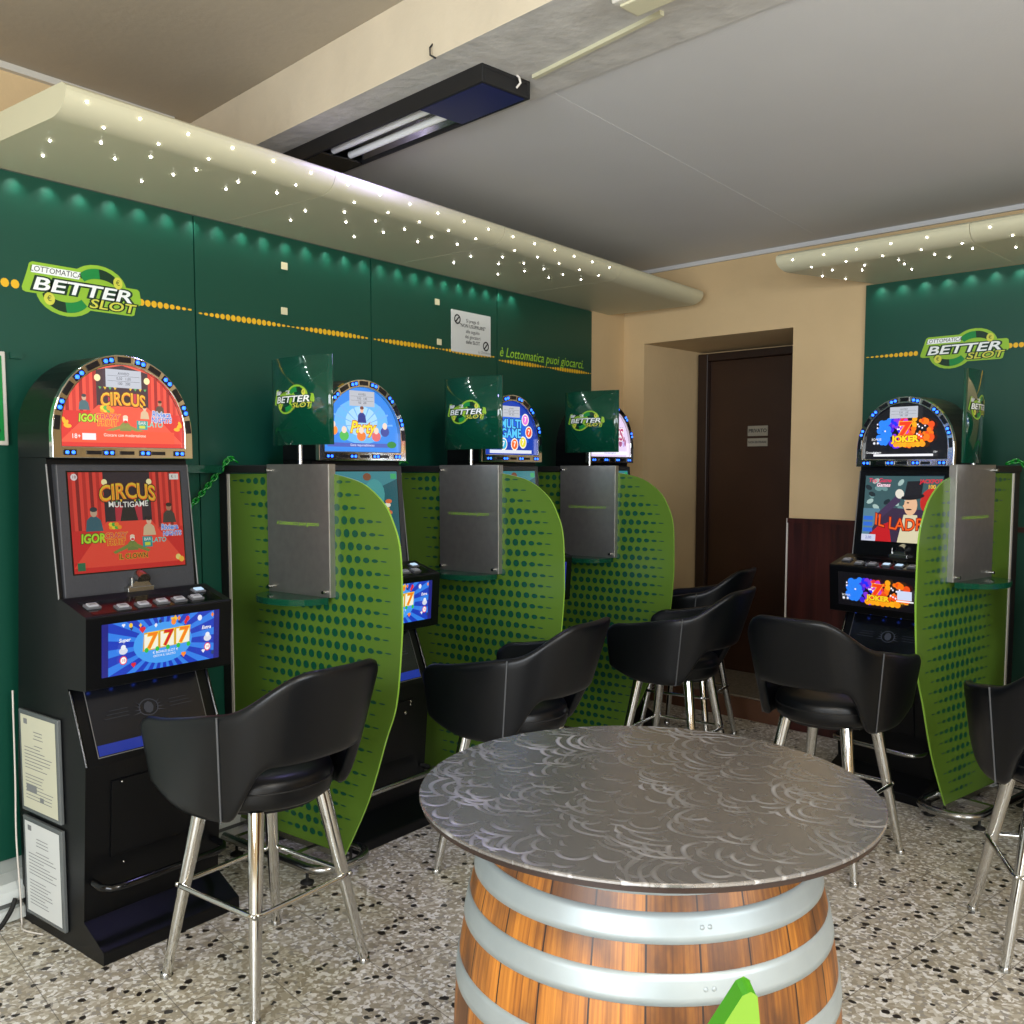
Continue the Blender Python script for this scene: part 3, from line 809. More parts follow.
def marquee_art(A, theme):
    """u in [-.215,.215], v 0..0.255 under the arch"""
    hw, zs, zt = 0.215, 0.045, 0.255
    top = lambda x: zs + (zt-zs)*math.sqrt(max(0.0, 1-(x/hw)**2)) - 0.001
    def fill(c, k): 
        A.poly([(hw*math.cos(PI*i/22), zs+(zt-zs)*math.sin(PI*i/22)) for i in range(23)] + [(-hw, 0), (hw, 0)], em(c, k))
    if theme == 'circus':
        fill((236, 104, 86), 1.15); circus(A, hw, 0.255, 1.15, True, lambda x: top(x) if abs(x) < hw*0.999 else zs, True)
        A.rect(-0.18, 0.012, 0.18, 0.05, em((240, 92, 66), 1.15)); A.text('Giocare con moderazione', 0.0, 0.036, 0.014, em((255, 240, 220), 1.15))
        A.text('18+', -0.165, 0.03, 0.02, em((255, 255, 255), 1.15)); A.rect(-0.145, 0.02, -0.10, 0.04, em((250, 240, 240), 1.1))
        for sx in (-1, 1): 
            for q in range(3): A.ell(sx*(0.19+0.006*q), 0.06+0.008*q, 0.012, 0.006, em((255, 190, 60), 1.1), 8, q)
        notice(A, 0, 0.212, 0.062, 0.028, 1.1)
    elif theme == 'blue':
        k = 1.1
        fill((60, 140, 236), k)
        A.ell(0.0, 0.12, 0.15, 0.09, em((110, 186, 250), k), 24); A.ell(0.0, 0.12, 0.09, 0.06, em((170, 218, 255), k), 24)
        for q in range(9):
            t = PI*(0.1+0.1*q); A.poly([(0, 0.1), (0.19*math.cos(t), 0.06+0.15*math.sin(t)), (0.19*math.cos(t+0.05), 0.06+0.15*math.sin(t+0.05))], em((120, 180, 250), k))
        person_blob(A, 0.0, 0.145, 0.05, em((50, 60, 140), k), em((240, 190, 160), k), em((120, 70, 60), k))
        A.text('Party', 0.0, 0.095, 0.065, em((250, 226, 60), k), 0.3, 0.02, 1.0, em((200, 110, 40), k), 0.05)
        for x, c in ((-0.16, (250, 150, 60)), (-0.10, (90, 190, 90)), (-0.005, (240, 130, 60)), (0.08, (230, 110, 110)), (0.13, (70, 80, 160))):
            A.ell(x, 0.062+0.02*(abs(x) > 0.1), 0.026, 0.02, em(c, k), 12); A.ell(x, 0.085+0.02*(abs(x) > 0.1), 0.014, 0.014, em((250, 220, 200), k), 10)
        A.rect(-0.19, 0.018, 0.19, 0.034, em((80, 100, 190), k)); A.text('Gioca responsabilmente', 0, 0.026, 0.014, em((240, 240, 255), k))
        A.ell(0.17, 0.03, 0.028, 0.014, em((60, 140, 60), k), 12)
        notice(A, 0.0, 0.21, 0.07, 0.03, 1.0)
    elif theme == 'badges':
        k = 1.1
        fill((20, 60, 170), k)
        A.poly([(-0.15, 0.06), (0.15, 0.06), (0.12, 0.19), (-0.12, 0.19)], em((30, 100, 220), k))
        for x, y, c in ((0.12, 0.17, (230, 120, 220)), (0.15, 0.11, (240, 90, 60)), (0.10, 0.06, (230, 220, 60)), (0.03, 0.05, (240, 110, 50)), (-0.06, 0.05, (60, 180, 220)), (-0.14, 0.1, (240, 200, 60)), (-0.12, 0.16, (90, 200, 120))):
            A.ell(x, y, 0.03, 0.03, em((250, 240, 220), k)); A.ell(x, y, 0.024, 0.024, em(c, k)); A.text('7', x, y, 0.035, em((255, 250, 240), k), 0, 0.03)
        A.text('MULTI', 0.0, 0.145, 0.06, em((90, 200, 255), k), 0, 0.03, 1, em((10, 20, 90), k), 0.05)
        A.text('GAME', 0.0, 0.1, 0.06, em((90, 200, 255), k), 0, 0.03, 1, em((10, 20, 90), k), 0.05)
        A.rect(-0.17, 0.006, 0.17, 0.022, em((220, 226, 236), k))
        notice(A, 0.0, 0.205, 0.07, 0.026, 1.0)
    elif theme == 'pale':
        k = 1.15
        fill((226, 206, 236), k)
        rnd = random.Random(5)
        for q in range(26): A.ell(rnd.uniform(-0.17, 0.17), rnd.uniform(0.06, 0.17), rnd.uniform(0.008, 0.02), rnd.uniform(0.008, 0.02), em(rnd.choice([(240, 170, 200), (190, 170, 230), (250, 240, 250), (170, 90, 130)]), k), 10)
        A.text('GAMES', 0.0, 0.12, 0.09, em((190, 70, 120), k), 0.1, 0.03, 1, em((255, 250, 250), k), 0.05)
        for q in range(4): A.text('7 7', 0.12, 0.07+q*0.028, 0.026, em((120, 40, 90), k))
        A.rect(-0.19, 0.01, 0.19, 0.03, em((240, 240, 250), k)); A.text('Gioca senza esagerare', 0, 0.02, 0.014, em((120, 80, 200), k))
    else:
        k = 1.15
        fill((8, 8, 14), k)
        B = Art(A.mb, lambda u, v, w: A.f(u, v+0.028, w+0.001), A.w, A.dw)
        joker(B, 0.185, 0.19, k, True)
        A.w = B.w + 0.001
        A.text('Gioca il giusto', -0.15, 0.03, 0.014, em((240, 240, 240), k)); A.text('18+', 0.16, 0.03, 0.014, em((240, 240, 240), k))
        A.rect(-0.15, 0.012, 0.15, 0.022, em((240, 240, 244), k)); A.rect(-0.16, 0.026, -0.12, 0.03, em((240, 240, 244), k))
        notice(A, 0.0, 0.212, 0.07, 0.026, 1.0)

def screen_art(A, theme, w, h):
    if theme == 'circus':
        k = 0.62; A.rect(-w, 0, w, h, em((190, 30, 30), k)); circus(A, w, h, k, False)
        A.ell(-w+0.016, h-0.016, 0.011, 0.011, em((240, 230, 230), k)); A.text('18', -w+0.016, h-0.016, 0.014, em((120, 20, 20), k))
        A.rect(w-0.045, h-0.026, w-0.01, h-0.006, em((230, 230, 220), k)); A.text('€ 1', w-0.028, h-0.016, 0.014, em((30, 30, 40), k))
        A.rect(-w+0.008, 0.008, -w+0.034, 0.034, em((30, 110, 70), k))
        A.ell(w-0.03, 0.03, 0.01, 0.01, em((240, 220, 120), k)); A.ell(w-0.018, 0.022, 0.01, 0.01, em((250, 190, 60), k))
    elif theme == 'ladro':
        k = 0.95
        A.rect(-w, 0, w, h, em((60, 92, 96), k))
        rnd = random.Random(9)
        for q in range(18): A.ell(rnd.uniform(-w*0.9, w*0.2), rnd.uniform(h*0.4, h*0.95), 0.02, 0.012, em(rnd.choice([(110, 150, 150), (30, 44, 50), (80, 120, 124), (170, 196, 190)]), k), 8, rnd.random()*3)
        A.rect(-w, h*0.05, -w*0.55, h*0.5, em((90, 130, 150), k))
        # purple coat, waistcoat, head with top hat, a lady behind
        A.ell(w*0.75, h*0.62, w*0.28, h*0.2, em((200, 40, 30), k)); A.ell(w*0.76, h*0.52, w*0.15, h*0.13, em((240, 200, 170), k))
        A.poly([(-w*0.9, h*0.0), (w*0.9, 0), (w*0.95, h*0.42), (w*0.5, h*0.5), (-w*0.3, h*0.52), (-w*0.55, h*0.40)], em((60, 44, 70), k))
        A.poly([(-w*0.95, 0), (-w*0.2, 0), (-w*0.3, h*0.3), (-w*0.6, h*0.22)], em((200, 26, 34), k))
        A.poly([(-w*0.05, 0), (w*0.55, 0), (w*0.42, h*0.42), (w*0.08, h*0.42)], em((226, 216, 180), k))
        A.poly([(-w*0.62, h*0.42), (-w*0.5, h*0.36), (-w*0.02, h*0.62), (-w*0.12, h*0.72)], em((70, 52, 84), k))
        A.ell(-w*0.06, h*0.73, w*0.11, h*0.075, em((236, 230, 214), k), 12, 0.7)
        A.ell(w*0.24, h*0.56, w*0.17, h*0.15, em((238, 190, 150), k)); A.poly([(w*0.04, h*0.55), (w*0.12, h*0.6), (w*0.1, h*0.5)], em((238, 190, 150), k))
        A.ell(w*0.2, h*0.50, w*0.08, h*0.012, em((60, 30, 24), k), 8); A.ell(w*0.17, h*0.6, w*0.03, h*0.012, em((40, 26, 24), k), 8)
        A.ell(w*0.28, h*0.69, w*0.30, h*0.045, em((22, 20, 24), k), 14, 0.12); A.poly([(w*0.06, h*0.69), (w*0.5, h*0.73), (w*0.53, h*0.93), (w*0.12, h*0.92)], em((28, 26, 30), k))
        A.text('IL LADRO', w*0.12, h*0.26, h*0.25, em((250, 96, 30), k), 0, 0.01, 0.9, em((120, 16, 10), k), 0.05, arch=-1.0)
        A.text('Top Game', -w*0.6, h*0.93, h*0.085, em((230, 40, 90), k), 0.15, 0.02); A.text('Games', -w*0.5, h*0.86, h*0.08, em((250, 240, 250), k), 0.15, 0.02, 1, em((200, 30, 80), k), 0.04)
        A.text('JACKPOT', w*0.72, h*0.92, h*0.08, em((230, 40, 60), k), 0, 0.03); A.text('100', w*0.74, h*0.84, h*0.08, em((250, 190, 40), k), 0, 0.03)
        A.rect(-w, 0.0, -w*0.62, h*0.10, em((210, 214, 236), k)); A.text('2,00', -w*0.81, h*0.05, h*0.06, em((40, 60, 180), k))
        for q in range(3): A.rect(-w*0.97, h*(0.14+0.09*q), -w*0.72, h*(0.2+0.09*q), em((50, 110, 220), k))
    else:
        k = 0.75
        A.rect(-w, 0, w, h, em((24, 92, 104), k)); A.poly([(-w, h*0.5), (w, h*0.9), (w, h), (-w, h)], em((60, 140, 150), k))
        A.ell(w*0.3, h*0.7, w*0.3, h*0.2, em((70, 160, 160), k))
        A.ell(w*0.1, h*0.93, w*0.12, h*0.05, em((130, 80, 50), k)); A.rect(w*0.8, h*0.9, w*0.97, h*0.97, em((60, 180, 110), k))
        for q in range(6): A.ell(w*0.62+0.008*(q % 3), h*(0.35+0.05*q), w*0.1, h*0.03, em([(240, 190, 60), (240, 240, 220), (220, 110, 60)][q % 3], k), 10)
        A.text('PARTY', 0, h*0.5, h*0.2, em((250, 220, 70), k), 0.1, 0.03, 1, em((120, 60, 20), k), 0.05)
        A.rect(-w, 0, w, h*0.08, em((30, 60, 80), k)); A.rect(w*0.7, h*0.02, w*0.95, h*0.1, em((226, 236, 240), k))

def make_machine(label, loc, rz, theme, console, docs=False, group='slot machines along the left wall'):
    t = thing('slot_machine', label, 'slot machine', loc, rz, group)
    # cabinet: side profile (y into the wall, z up)
    prof = [(0.07, 0.10), (0.53, 0.035), (0.50, 0.9), (0.43, 1.585), (0.245, 1.585), (0.165, 0.86), (0.075, 0.615)]
    prof = [(0.118, 0.0), (0.525, 0.0), (0.525, 0.5), (0.43, 1.585), (0.25, 1.585), (0.168, 0.86), (0.075, 0.615), (0.118, 0.11)]
    m = MB(); m.prism(prof, 'x', -0.25, 0.25, mB); m.build('cabinet', t, bevel=0.004)
    # lower kick step
    m = MB(); m.prism([(0.0, 0.0), (0.12, 0.0), (0.12, 0.11), (0.0, 0.042)], 'x', -0.252, 0.252, mB); m.build('kick_step', t, bevel=0.005)
    # bright edge strips down the cabinet sides
    for sx in (-1, 1):
        m = MB(); m.tube([(sx*0.2515, 0.247, 1.565), (sx*0.2515, 0.192, 1.09), (sx*0.2515, 0.172, 0.87)], 0.003, M['edge_grey'], 6)
        m.build('edge_strip', t)
        m = MB(); m.tube([(sx*0.247, 0.160, 0.85), (sx*0.247, 0.072, 0.62)], 0.006, M['black_gloss'], 6)
        m.build('edge_strip', t)
    # lower door with keyhole
    m = MB(); fy = lambda z: 0.118 - (z-0.11)*(0.043/0.505)
    a, b = 0.30, 0.555
    for (x0, x1, z0, z1, th) in ((-0.165, 0.165, 0.30, 0.555, 0.006),):
        m.prism([(fy(z0)-th, z0), (fy(z0), z0), (fy(z1), z1), (fy(z1)-th, z1)], 'x', x0, x1, mB)
    dr = m.build('service_door', t, bevel=0.002)
    for xk, zk, r in ((0.13, 0.545, 0.006), (-0.13, 0.545, 0.004), (0.10, 0.50, 0.008), (0.13, 0.53, 0.004), (-0.12, 0.27, 0.004)):
        m = MB(); m.ball((xk, fy(zk)-0.006, zk), r, M['chrome_soft'], 8)
        m.build('lock' if r > 0.007 else 'screw', dr)
    # foot rail
    m = MB()
    pts = [(-0.225, 0.10, 0.235), (-0.225, 0.05, 0.232), (-0.205, 0.022, 0.23), (-0.17, 0.012, 0.23), (0.17, 0.012, 0.23), (0.205, 0.022, 0.23), (0.225, 0.05, 0.232), (0.225, 0.10, 0.235)]
    m.tube(pts, 0.0125, M['black_gloss'] if theme == 'circus' else M['chrome_soft'], 10); m.build('foot_rail', t)
    # belly window (dark glass, blue strip and crest)
    m = MB()
    zA, zB = 0.64, 0.845
    fyb = lambda z: 0.078 + (z-0.615)*((0.168-0.075)/(0.86-0.615))
    n = Vector((0, -(0.245), 0.093)).normalized()
    o0 = Vector((0, fyb(zA), zA)); ev = (Vector((0, fyb(zB), zB))-o0)
    f = plane_map(o0 + Vector((0, -0.003, 0)), (1, 0, 0), ev)
    H_ = ev.length
    A = Art(m, f, 0.004, 0.0003)
    A.rect(-0.205, -0.006, 0.205, H_, M['led_glass'])
    for q_ in ((-0.205, -0.006, -0.202, H_), (0.202, -0.006, 0.205, H_), (-0.205, -0.006, 0.205, -0.003)): A.rect(*q_, M['edge_grey'])
    A.rect(-0.2, 0.0, 0.2, 0.034, em((24, 60, 190), 0.5))
    wl = em((90, 96, 110), 0.25)
    A.ring(0.0, 0.122, 0.036, 0.032, wl, 20, 0.8); A.ell(0.0, 0.122, 0.018, 0.02, wl, 8)
    for q in range(4):
        A.poly([(-0.03, 0.108+0.008*q), (-0.062+0.006*q, 0.104+0.014*q), (-0.03, 0.112+0.008*q)], wl); A.poly([(0.03, 0.108+0.008*q), (0.062-0.006*q, 0.104+0.014*q), (0.03, 0.112+0.008*q)], wl)
    for q in range(3):
        A.rect(-0.16+0.01*q, 0.11+0.012*q, -0.075, 0.1115+0.012*q, wl); A.rect(0.075, 0.11+0.012*q, 0.16-0.01*q, 0.1115+0.012*q, wl)
    m.build('belly_glass', t)
    for q in range(5):
        m = MB(); m.ball((-0.16+0.08*q, 0.10, 0.862), 0.006, LEDP, 8); m.build('tray_light', t)
    # button console
    m = MB(); m.prism([(0.033, 0.868), (0.175, 0.86), (0.19, 1.136), (0.172, 1.145), (0.018, 1.098)], 'x', -0.262, 0.262, mB); con = m.build('button_console', t, bevel=0.006)
    m = MB(); f = plane_map((0, 0.018-0.0, 1.098), (1, 0, 0), (0, 0.154, 0.047))
    A = Art(m, f, 0.0008); A.rect(-0.23, 0.015, 0.235, 0.115, M['black_gloss']); m.build('button_deck', con)
    for q in range(7):
        bx, by_ = [(-0.205, 0.07), (-0.12, 0.04), (-0.05, 0.04), (0.02, 0.045), (0.085, 0.045), (0.15, 0.045), (0.195, 0.10)][q]
        m = MB(); c0 = f(bx, by_, 0.0)
        lit = (q in (3, 4) and console == 'joker') or (q == 6 and console != 'joker')
        nrm = Vector((0, -0.047, 0.154)).normalized(); 
        R = Matrix.Translation(c0) @ Matrix.Rotation(math.atan2(0.047, 0.154), 4, 'X')
        m.box((-0.023, -0.015, 0.0), (0.023, 0.015, 0.007), M['button'], R)
        m.box((-0.016, -0.010, 0.007), (0.016, 0.010, 0.012), em((200, 230, 255), 1.0) if lit else M['button2'], R)
        m.box((-0.010, -0.004, 0.012), (0.010, 0.004, 0.0125), M['ink_grey'], R) if not lit else None
        m.build('button', con, bevel=0.003)
    m = MB(); f = plane_map((0, 0.018, 1.098-0.0), (1, 0, 0), (0, -0.015, 0.23))
    ev = Vector((0, 0.018-0.033, 1.098-0.868)); f = plane_map((0, 0.033, 0.868), (1, 0, 0), ev)
    A = Art(m, f, 0.0012)
    g = Art(m, lambda u, v, w: f(u, v+0.035, w), 0.0014, 0.00012)
    if console == 'joker': joker(g, 0.212, 0.165, 1.0)
    else: bonus777(g, 0.212, 0.168, 0.95)
    m.build('console_display', con)
    # chrome coin slot
    m = MB(); m.box((-0.035, 0.165, 1.14), (0.06, 0.20, 1.158), M['chrome_soft']); m.prism([(-0.03, 1.158), (0.055, 1.158), (0.04, 1.175), (-0.005, 1.175)], 'y', 0.17, 0.2, M['chrome_soft'])
    m.tube([(0.025, 0.168, 1.178), (0.025, 0.2, 1.19)], 0.024, M['chrome_soft'], 14); m.box((-0.022, 0.165, 1.158), (-0.016, 0.18, 1.19), M['chrome_soft'])
    m.build('coin_slot', t, bevel=0.002)
    # leaning bezel with main screen
    m = MB(); zb0, zb1 = 1.136, 1.565
    yb = lambda z: 0.19 + (z-zb0)*(0.03/0.43)
    bw0, bw1 = 0.245, 0.245
    m.add([(-0.235, yb(zb0), zb0), (0.235, yb(zb0), zb0), (0.235, yb(zb1), zb1), (-0.235, yb(zb1), zb1),
           (-0.235, yb(zb0)+0.05, zb0), (0.235, yb(zb0)+0.05, zb0), (0.235, yb(zb1)+0.04, zb1), (-0.235, yb(zb1)+0.04, zb1)],
          [(0,1,2,3), (7,6,5,4), (0,3,7,4), (1,5,6,2), (3,2,6,7), (0,4,5,1)], mBZ if theme != 'ladro' else mB)
    bz = m.build('screen_bezel', t, bevel=0.004)
    m = MB(); ev = Vector((0, 0.03, 0.43)); f = plane_map((0, yb(1.215), 1.215), (1, 0, 0), ev)
    A = Art(m, f, 0.0012); A.rect(-0.205, -0.004, 0.205, 0.33, M['black_gloss'])
    g = Art(m, f, 0.002, 0.00012); screen_art(g, theme, 0.2, 0.325)
    m.build('main_screen', bz)
    # topper: domed box with chrome arch and LEDs
    m = MB()
    outer = arch_pts(0.25, 1.585, 1.665, 1.925)
    m.prism(outer, 'y', 0.225, 0.43, mB)
    top = m.build('topper_box', t, bevel=0.003)
    m = MB(); inner = arch_pts(0.219, 1.622, 1.675, 1.893)
    n = len(outer)
    vs = [(p[0], 0.205, p[1]) for p in outer] + [(p[0], 0.205, p[1]) for p in inner] + [(p[0], 0.226, p[1]) for p in outer] + [(p[0], 0.222, p[1]) for p in inner]
    fs = []
    for i in range(n):
        j = (i+1) % n
        fs += [(i, j, n+j, n+i), (2*n+i, 2*n+j, j, i), (n+i, n+j, 3*n+j, 3*n+i)]
    m.add(vs, fs, M['chrome'])
    m.build('chrome_arch', top, bevel=0.002)
    m = MB(); f = plane_map((0, 0.221, 1.623), (1, 0, 0), (0, 0, 1)); A = Art(m, (lambda u, v, w, f=f: f(u*1.02, v*1.058, w)), 0.0004, 0.00012)
    marquee_art(A, 'joker' if theme == 'ladro' else theme); m.build('lit_topper_glass', top)
    # dark inserts and blue lights round the arch
    def arcp(a, r=0.0): 
        return ((0.2345)*math.cos(a), 1.67+(0.239)*math.sin(a))
    def seg(px, pz, ang, L_, w_, mt, mb, th=0.003):
        R = Matrix.Translation((px, 0.205, pz)) @ Matrix.Rotation(-ang, 4, 'Y')
        mb.box((-L_/2, -th, -w_/2), (L_/2, 0, w_/2), mt, R)
    for q in range(13):
        tq = PI*(0.035+0.0775*q)
        if q % 2 == 0:
            m = MB(); p = arcp(tq); d = (-0.2345*math.sin(tq), 0.239*math.cos(tq)); seg(p[0], p[1], math.atan2(d[1], d[0]), 0.045, 0.018, M['led_glass'], m)
            m.build('arch_insert', top)
    for xx in (-0.115, 0.0, 0.115):
        m = MB(); seg(xx, 1.603, 0, 0.05, 0.012, M['led_glass'], m); m.build('arch_insert', top)
    spots = [(arcp(PI*(0.035+0.0775*q)), PI*(0.035+0.0775*q)) for q in (1, 3, 5, 7, 9, 11)]
    for (p, tt) in spots:
        ang = math.atan2(0.234*math.cos(tt), -0.2395*math.sin(tt))
        mm = MB(); seg(p[0], p[1], ang, 0.042, 0.02, M['led_glass'], mm)
        for s_ in (-1, 1): mm.ball((p[0]+s_*0.010*math.cos(ang), 0.201, p[1]+s_*0.010*math.sin(ang)), 0.0075, LEDB, 8, (1, 0.5, 1))
        mm.build('blue_light', top)
    for xx in (-0.195, -0.065, 0.065, 0.195):
        mm = MB(); seg(xx, 1.603, 0, 0.042, 0.018, M['led_glass'], mm)
        for s_ in (-1, 1): mm.ball((xx+s_*0.010, 0.201, 1.603), 0.0065, LEDB, 8, (1, 0.5, 1))
        mm.build('blue_light', top)
    if docs:
        for (z0, z1, pm, kk) in ((0.30+0.105, 0.75, 'paper2', 0), (0.045, 0.385, 'paper', 1)):
            m = MB(); m.box((-0.264, 0.215, z0), (-0.251, 0.475, z1), M['frame_clear']); fr = m.build('document_frame', t, bevel=0.003)
            m = MB(); A = Art(m, plane_map((-0.264, 0.345, (z0+z1)/2), (0, -1, 0), (0, 0, 1)), 0.0006)
            hh = (z1-z0)/2-0.014
            A.rect(-0.115, -hh, 0.115, hh, M[pm])
            rnd = random.Random(4+kk)
            A.rect(-0.095, hh-0.03, -0.07, hh-0.012, M['ink_grey'])
            zz = hh-0.05
            for l in range(19):
                if l in (3, 11): zz -= 0.012
                wl = rnd.uniform(0.1, 0.19) if l > 3 else rnd.uniform(0.05, 0.09)
                x0 = -0.095 if l > 3 else -wl/2
                A.rect(x0, zz-0.0013, x0+wl, zz+0.0013, M['ink_grey']); A.w -= A.dw
                zz -= 0.0115
            A.w += A.dw
            if kk == 0:
                A.rect(-0.09, -hh+0.06, -0.02, -hh+0.085, M['ink_grey']); A.rect(0.0, -hh+0.035, 0.025, -hh+0.052, M['ink_grey'])
            m.build('printed_sheet', fr)
    return t

R90 = PI/2
MX = -2.75
make_machine('slot machine with the red CIRCUS screens, nearest the camera', (MX, 1.735, 0), R90, 'circus', '777', True)
make_machine('slot machine with a pale blue dome, second from the near end of the left wall', (MX, 2.815, 0), R90, 'blue', '777')
make_machine('slot machine whose dark blue dome shows round badges, third along the left wall', (MX, 3.845, 0), R90, 'badges', '777')
make_machine('slot machine with a pale lilac dome, farthest along the left wall', (MX, 4.795, 0), R90, 'pale', '777')
TH = math.radians(-15)
make_machine('slot machine with the IL LADRO screen on the back wall', (-1.36, 4.57, 0), TH, 'ladro', 'joker', False, 'slot machines along the back wall').scale.z = 0.985
make_machine('slot machine cut by the right frame edge, beyond the back wall divider', (-0.45, 4.36, 0), TH, 'ladro', 'joker', False, 'slot machines along the back wall').scale.z = 0.985

# ------------------------------------------------------------------ glass dividers
def interp(pts, z):
    pts = sorted(pts, key=lambda p: p[0])
    if z <= pts[0][0]: return pts[0][1]
    for (a, b), (c, d) in zip(pts, pts[1:]):
        if z <= c:
            t = (z-a)/(c-a); return b+(d-b)*t
    return pts[-1][1]
def catmull(P, n=6):
    out = []
    for i in range(len(P)-1):
        p0 = P[max(i-1, 0)]; p1 = P[i]; p2 = P[i+1]; p3 = P[min(i+2, len(P)-1)]
        for k in range(n):
            t = k/n
            out.append(tuple(0.5*((2*p1[j]) + (-p0[j]+p2[j])*t + (2*p0[j]-5*p1[j]+4*p2[j]-p3[j])*t*t + (-p0[j]+3*p1[j]-3*p2[j]+p3[j])*t**3) for j in (0, 1)))
    out.append(tuple(P[-1])); return out
FRONT = catmull([(-0.083, 1.533), (-0.235, 1.50), (-0.343, 1.432), (-0.395, 1.355), (-0.425, 1.262), (-0.432, 1.09), (-0.428, 0.951), (-0.40, 0.72), (-0.345, 0.575), (-0.25, 0.33), (-0.118, 0.09)])

def make_divider(label, loc, rz, side=-1, vb=0.55, pv=0.0, chain=False):
    """local frame as the machines: +Y to the wall, glass in the plane x = 0"""
    t = thing('glass_divider', label, 'divider', loc, rz, 'lime glass dividers between the machines')
    outline = [(vb, 0.09), (vb, 1.53)] + FRONT
    m = MB(); m.prism(outline, 'x', -0.004, 0.004, M['lime_glass_edge'], M['lime_glass'])
    fr = [(z, v) for v, z in FRONT]
    for sd in (-1, 1):
        f = (lambda u, v, w: Vector((-0.004-w, -u, v))) if sd < 0 else (lambda u, v, w: Vector((0.004+w, u, v)))
        A = Art(m, f, 0.0006)
        for i in range(33):
            z = 1.503 - i*0.0468
            if z < 0.13: break
            # row ends: towards the wall and towards the front
            Lw = interp([(1.53, 0.52), (1.46, 0.47), (1.40, 0.42), (1.30, 0.37), (1.1, 0.36), (0.8, 0.36), (0.45, 0.32), (0.1, 0.24)], z) + (vb-0.55)
            Rf = interp(fr, z) + interp([(1.53, 0.02), (1.45, 0.09), (1.2, 0.06), (0.9, 0.07), (0.5, 0.07), (0.1, 0.07)], z)
            n = int((Lw-Rf)/0.0445)
            off = (i % 2)*0.012
            for k in range(n+1):
                v = Lw - off - k*0.0445
                e = min(k, n-k)
                hgt = [0.0028, 0.0065, 0.0105, 0.0135, 0.016][min(e, 4)]
                uu = -v if sd < 0 else v
                A.ell(uu, z, 0.0165, hgt, M['dot'], 10); A.w -= A.dw
    m.build('glass_panel', t)
    # wall post and top rail
    m = MB(); m.box((-0.012, vb, 0.0), (0.012, vb+0.045, 1.56), M['black_matt']); m.build('wall_post', t)
    m = MB(); m.box((-0.008, vb-0.014, 0.09), (0.008, vb, 1.53), M['trim']); m.build('edge_profile', t)
    m = MB(); m.box((-0.02, 0.0+pv, 1.535), (0.02, vb+0.045, 1.565), M['black_matt'])
    m.build('top_rail', t, bevel=0.003)
    # steel plate with return edge
    s = side; px = s*0.028
    m = MB(); a, b = (px, px+s*0.003)
    m.box((min(a, b), -0.09+pv, 1.075), (max(a, b), 0.262+pv, 1.568), M['steel'])
    m.box((min(px, px-s*0.03), -0.093+pv, 1.075), (max(px, px-s*0.03), -0.09+pv, 1.568), M['steel'])
    if s < 0: f = lambda u, v, w: Vector((px-0.003-w, -u, v))
    else: f = lambda u, v, w: Vector((px+0.003+w, u, v))
    pl = m.build('steel_plate', t)
    m = MB(); A = Art(m, f, 0.0006)
    uc = (-1 if s < 0 else 1)*(0.086+pv)
    A.text('è Lottomatica puoi giocarci', uc, 1.345, 0.023, M['lime_txt'], 0.25, -0.004, 0.95); m.build('printed_text', pl)
    for (v, z) in ((0.245, 1.545), (0.245, 1.095), (-0.07, 1.095)):
        m = MB(); m.tube([(s*0.004, v+pv, z), (s*0.05, v+pv, z)], 0.007, M['chrome_soft'], 8); m.build('standoff', t)
    # half round shelf
    m = MB(); pts = [(px+s*0.004, 0.25+pv), (px+s*0.004, -0.085+pv)]
    for k in range(1, 16):
        tt = PI*k/16; pts.append((px+s*0.004+s*0.145*math.sin(tt)**0.8, 0.0825+pv-0.1675*math.cos(tt)))
    pts = [pts[0]] + [pts[1]] + pts[2:]
    m.prism(pts, 'z', 1.052, 1.075, M['shelf_glass']); m.build('drink_shelf', t, bevel=0.002)
    # curved sign on a short pole
    m = MB(); m.tube([(px-s*0.012, 0.08+pv, 1.50), (px-s*0.012, 0.08+pv, 1.70)], 0.009, M['chrome_soft'], 10); m.build('sign_pole', t)
    SZ0, SZ1 = (1.64, 1.968) if s < 0 else (1.575, 1.965)
    def cyl(u, v, w):   # u across the sheet, bulging outwards
        yy = (-u if s < 0 else u)
        q = yy/0.175
        xx = px + s*(0.012 - 0.032*q*q)
        return Vector((xx + s*w, 0.075+pv+yy, v))
    m = MB()
    n = 14; vs = []; fs = []
    for w_ in (0.0, -0.004):
        for k in range(n+1):
            u = -0.172 + 0.344*k/n
            vs += [cyl(u, SZ0, w_), cyl(u, SZ1, w_)]
    N_ = 2*(n+1)
    for k in range(n):
        a = 2*k
        fs += [(a, a+2, a+3, a+1), (N_+a, N_+a+1, N_+a+3, N_+a+2), (a, N_+a, N_+a+2, a+2), (a+1, a+3, N_+a+3, N_+a+1)]
    fs += [(0, 1, N_+1, N_), (2*n, N_+2*n, N_+2*n+1, 2*n+1)]
    if s > 0: pass
    m.add(vs, fs, M['acrylic'], True)
    sg = m.build('curved_sign', t)
    if s > 0:      # this one is turned on its pole
        ax = Vector((px-s*0.012, 0.08+pv, 0)); a_ = math.radians(13)
        sg.matrix_basis = Matrix.Translation(ax) @ Matrix.Rotation(a_, 4, 'Z') @ Matrix.Translation(-ax)
    m = MB(); A = Art(m, cyl, 0.0008); draw_logo(A, -0.025, 1.81, 0.235); m.build('printed_logo', sg)
    # looped foot tube on levellers
    m = MB(); pts = []
    a, b = 0.13, 0.095
    for k in range(9):
        tt = PI*k/8; pts.append((a*math.cos(tt), -0.06-b*math.sin(tt), 0.07))
    pts = [(a, 0.45, 0.07)] + pts + [(-a, 0.45, 0.07)]
    m.tube(pts, 0.018, M['chrome_soft'], 10)
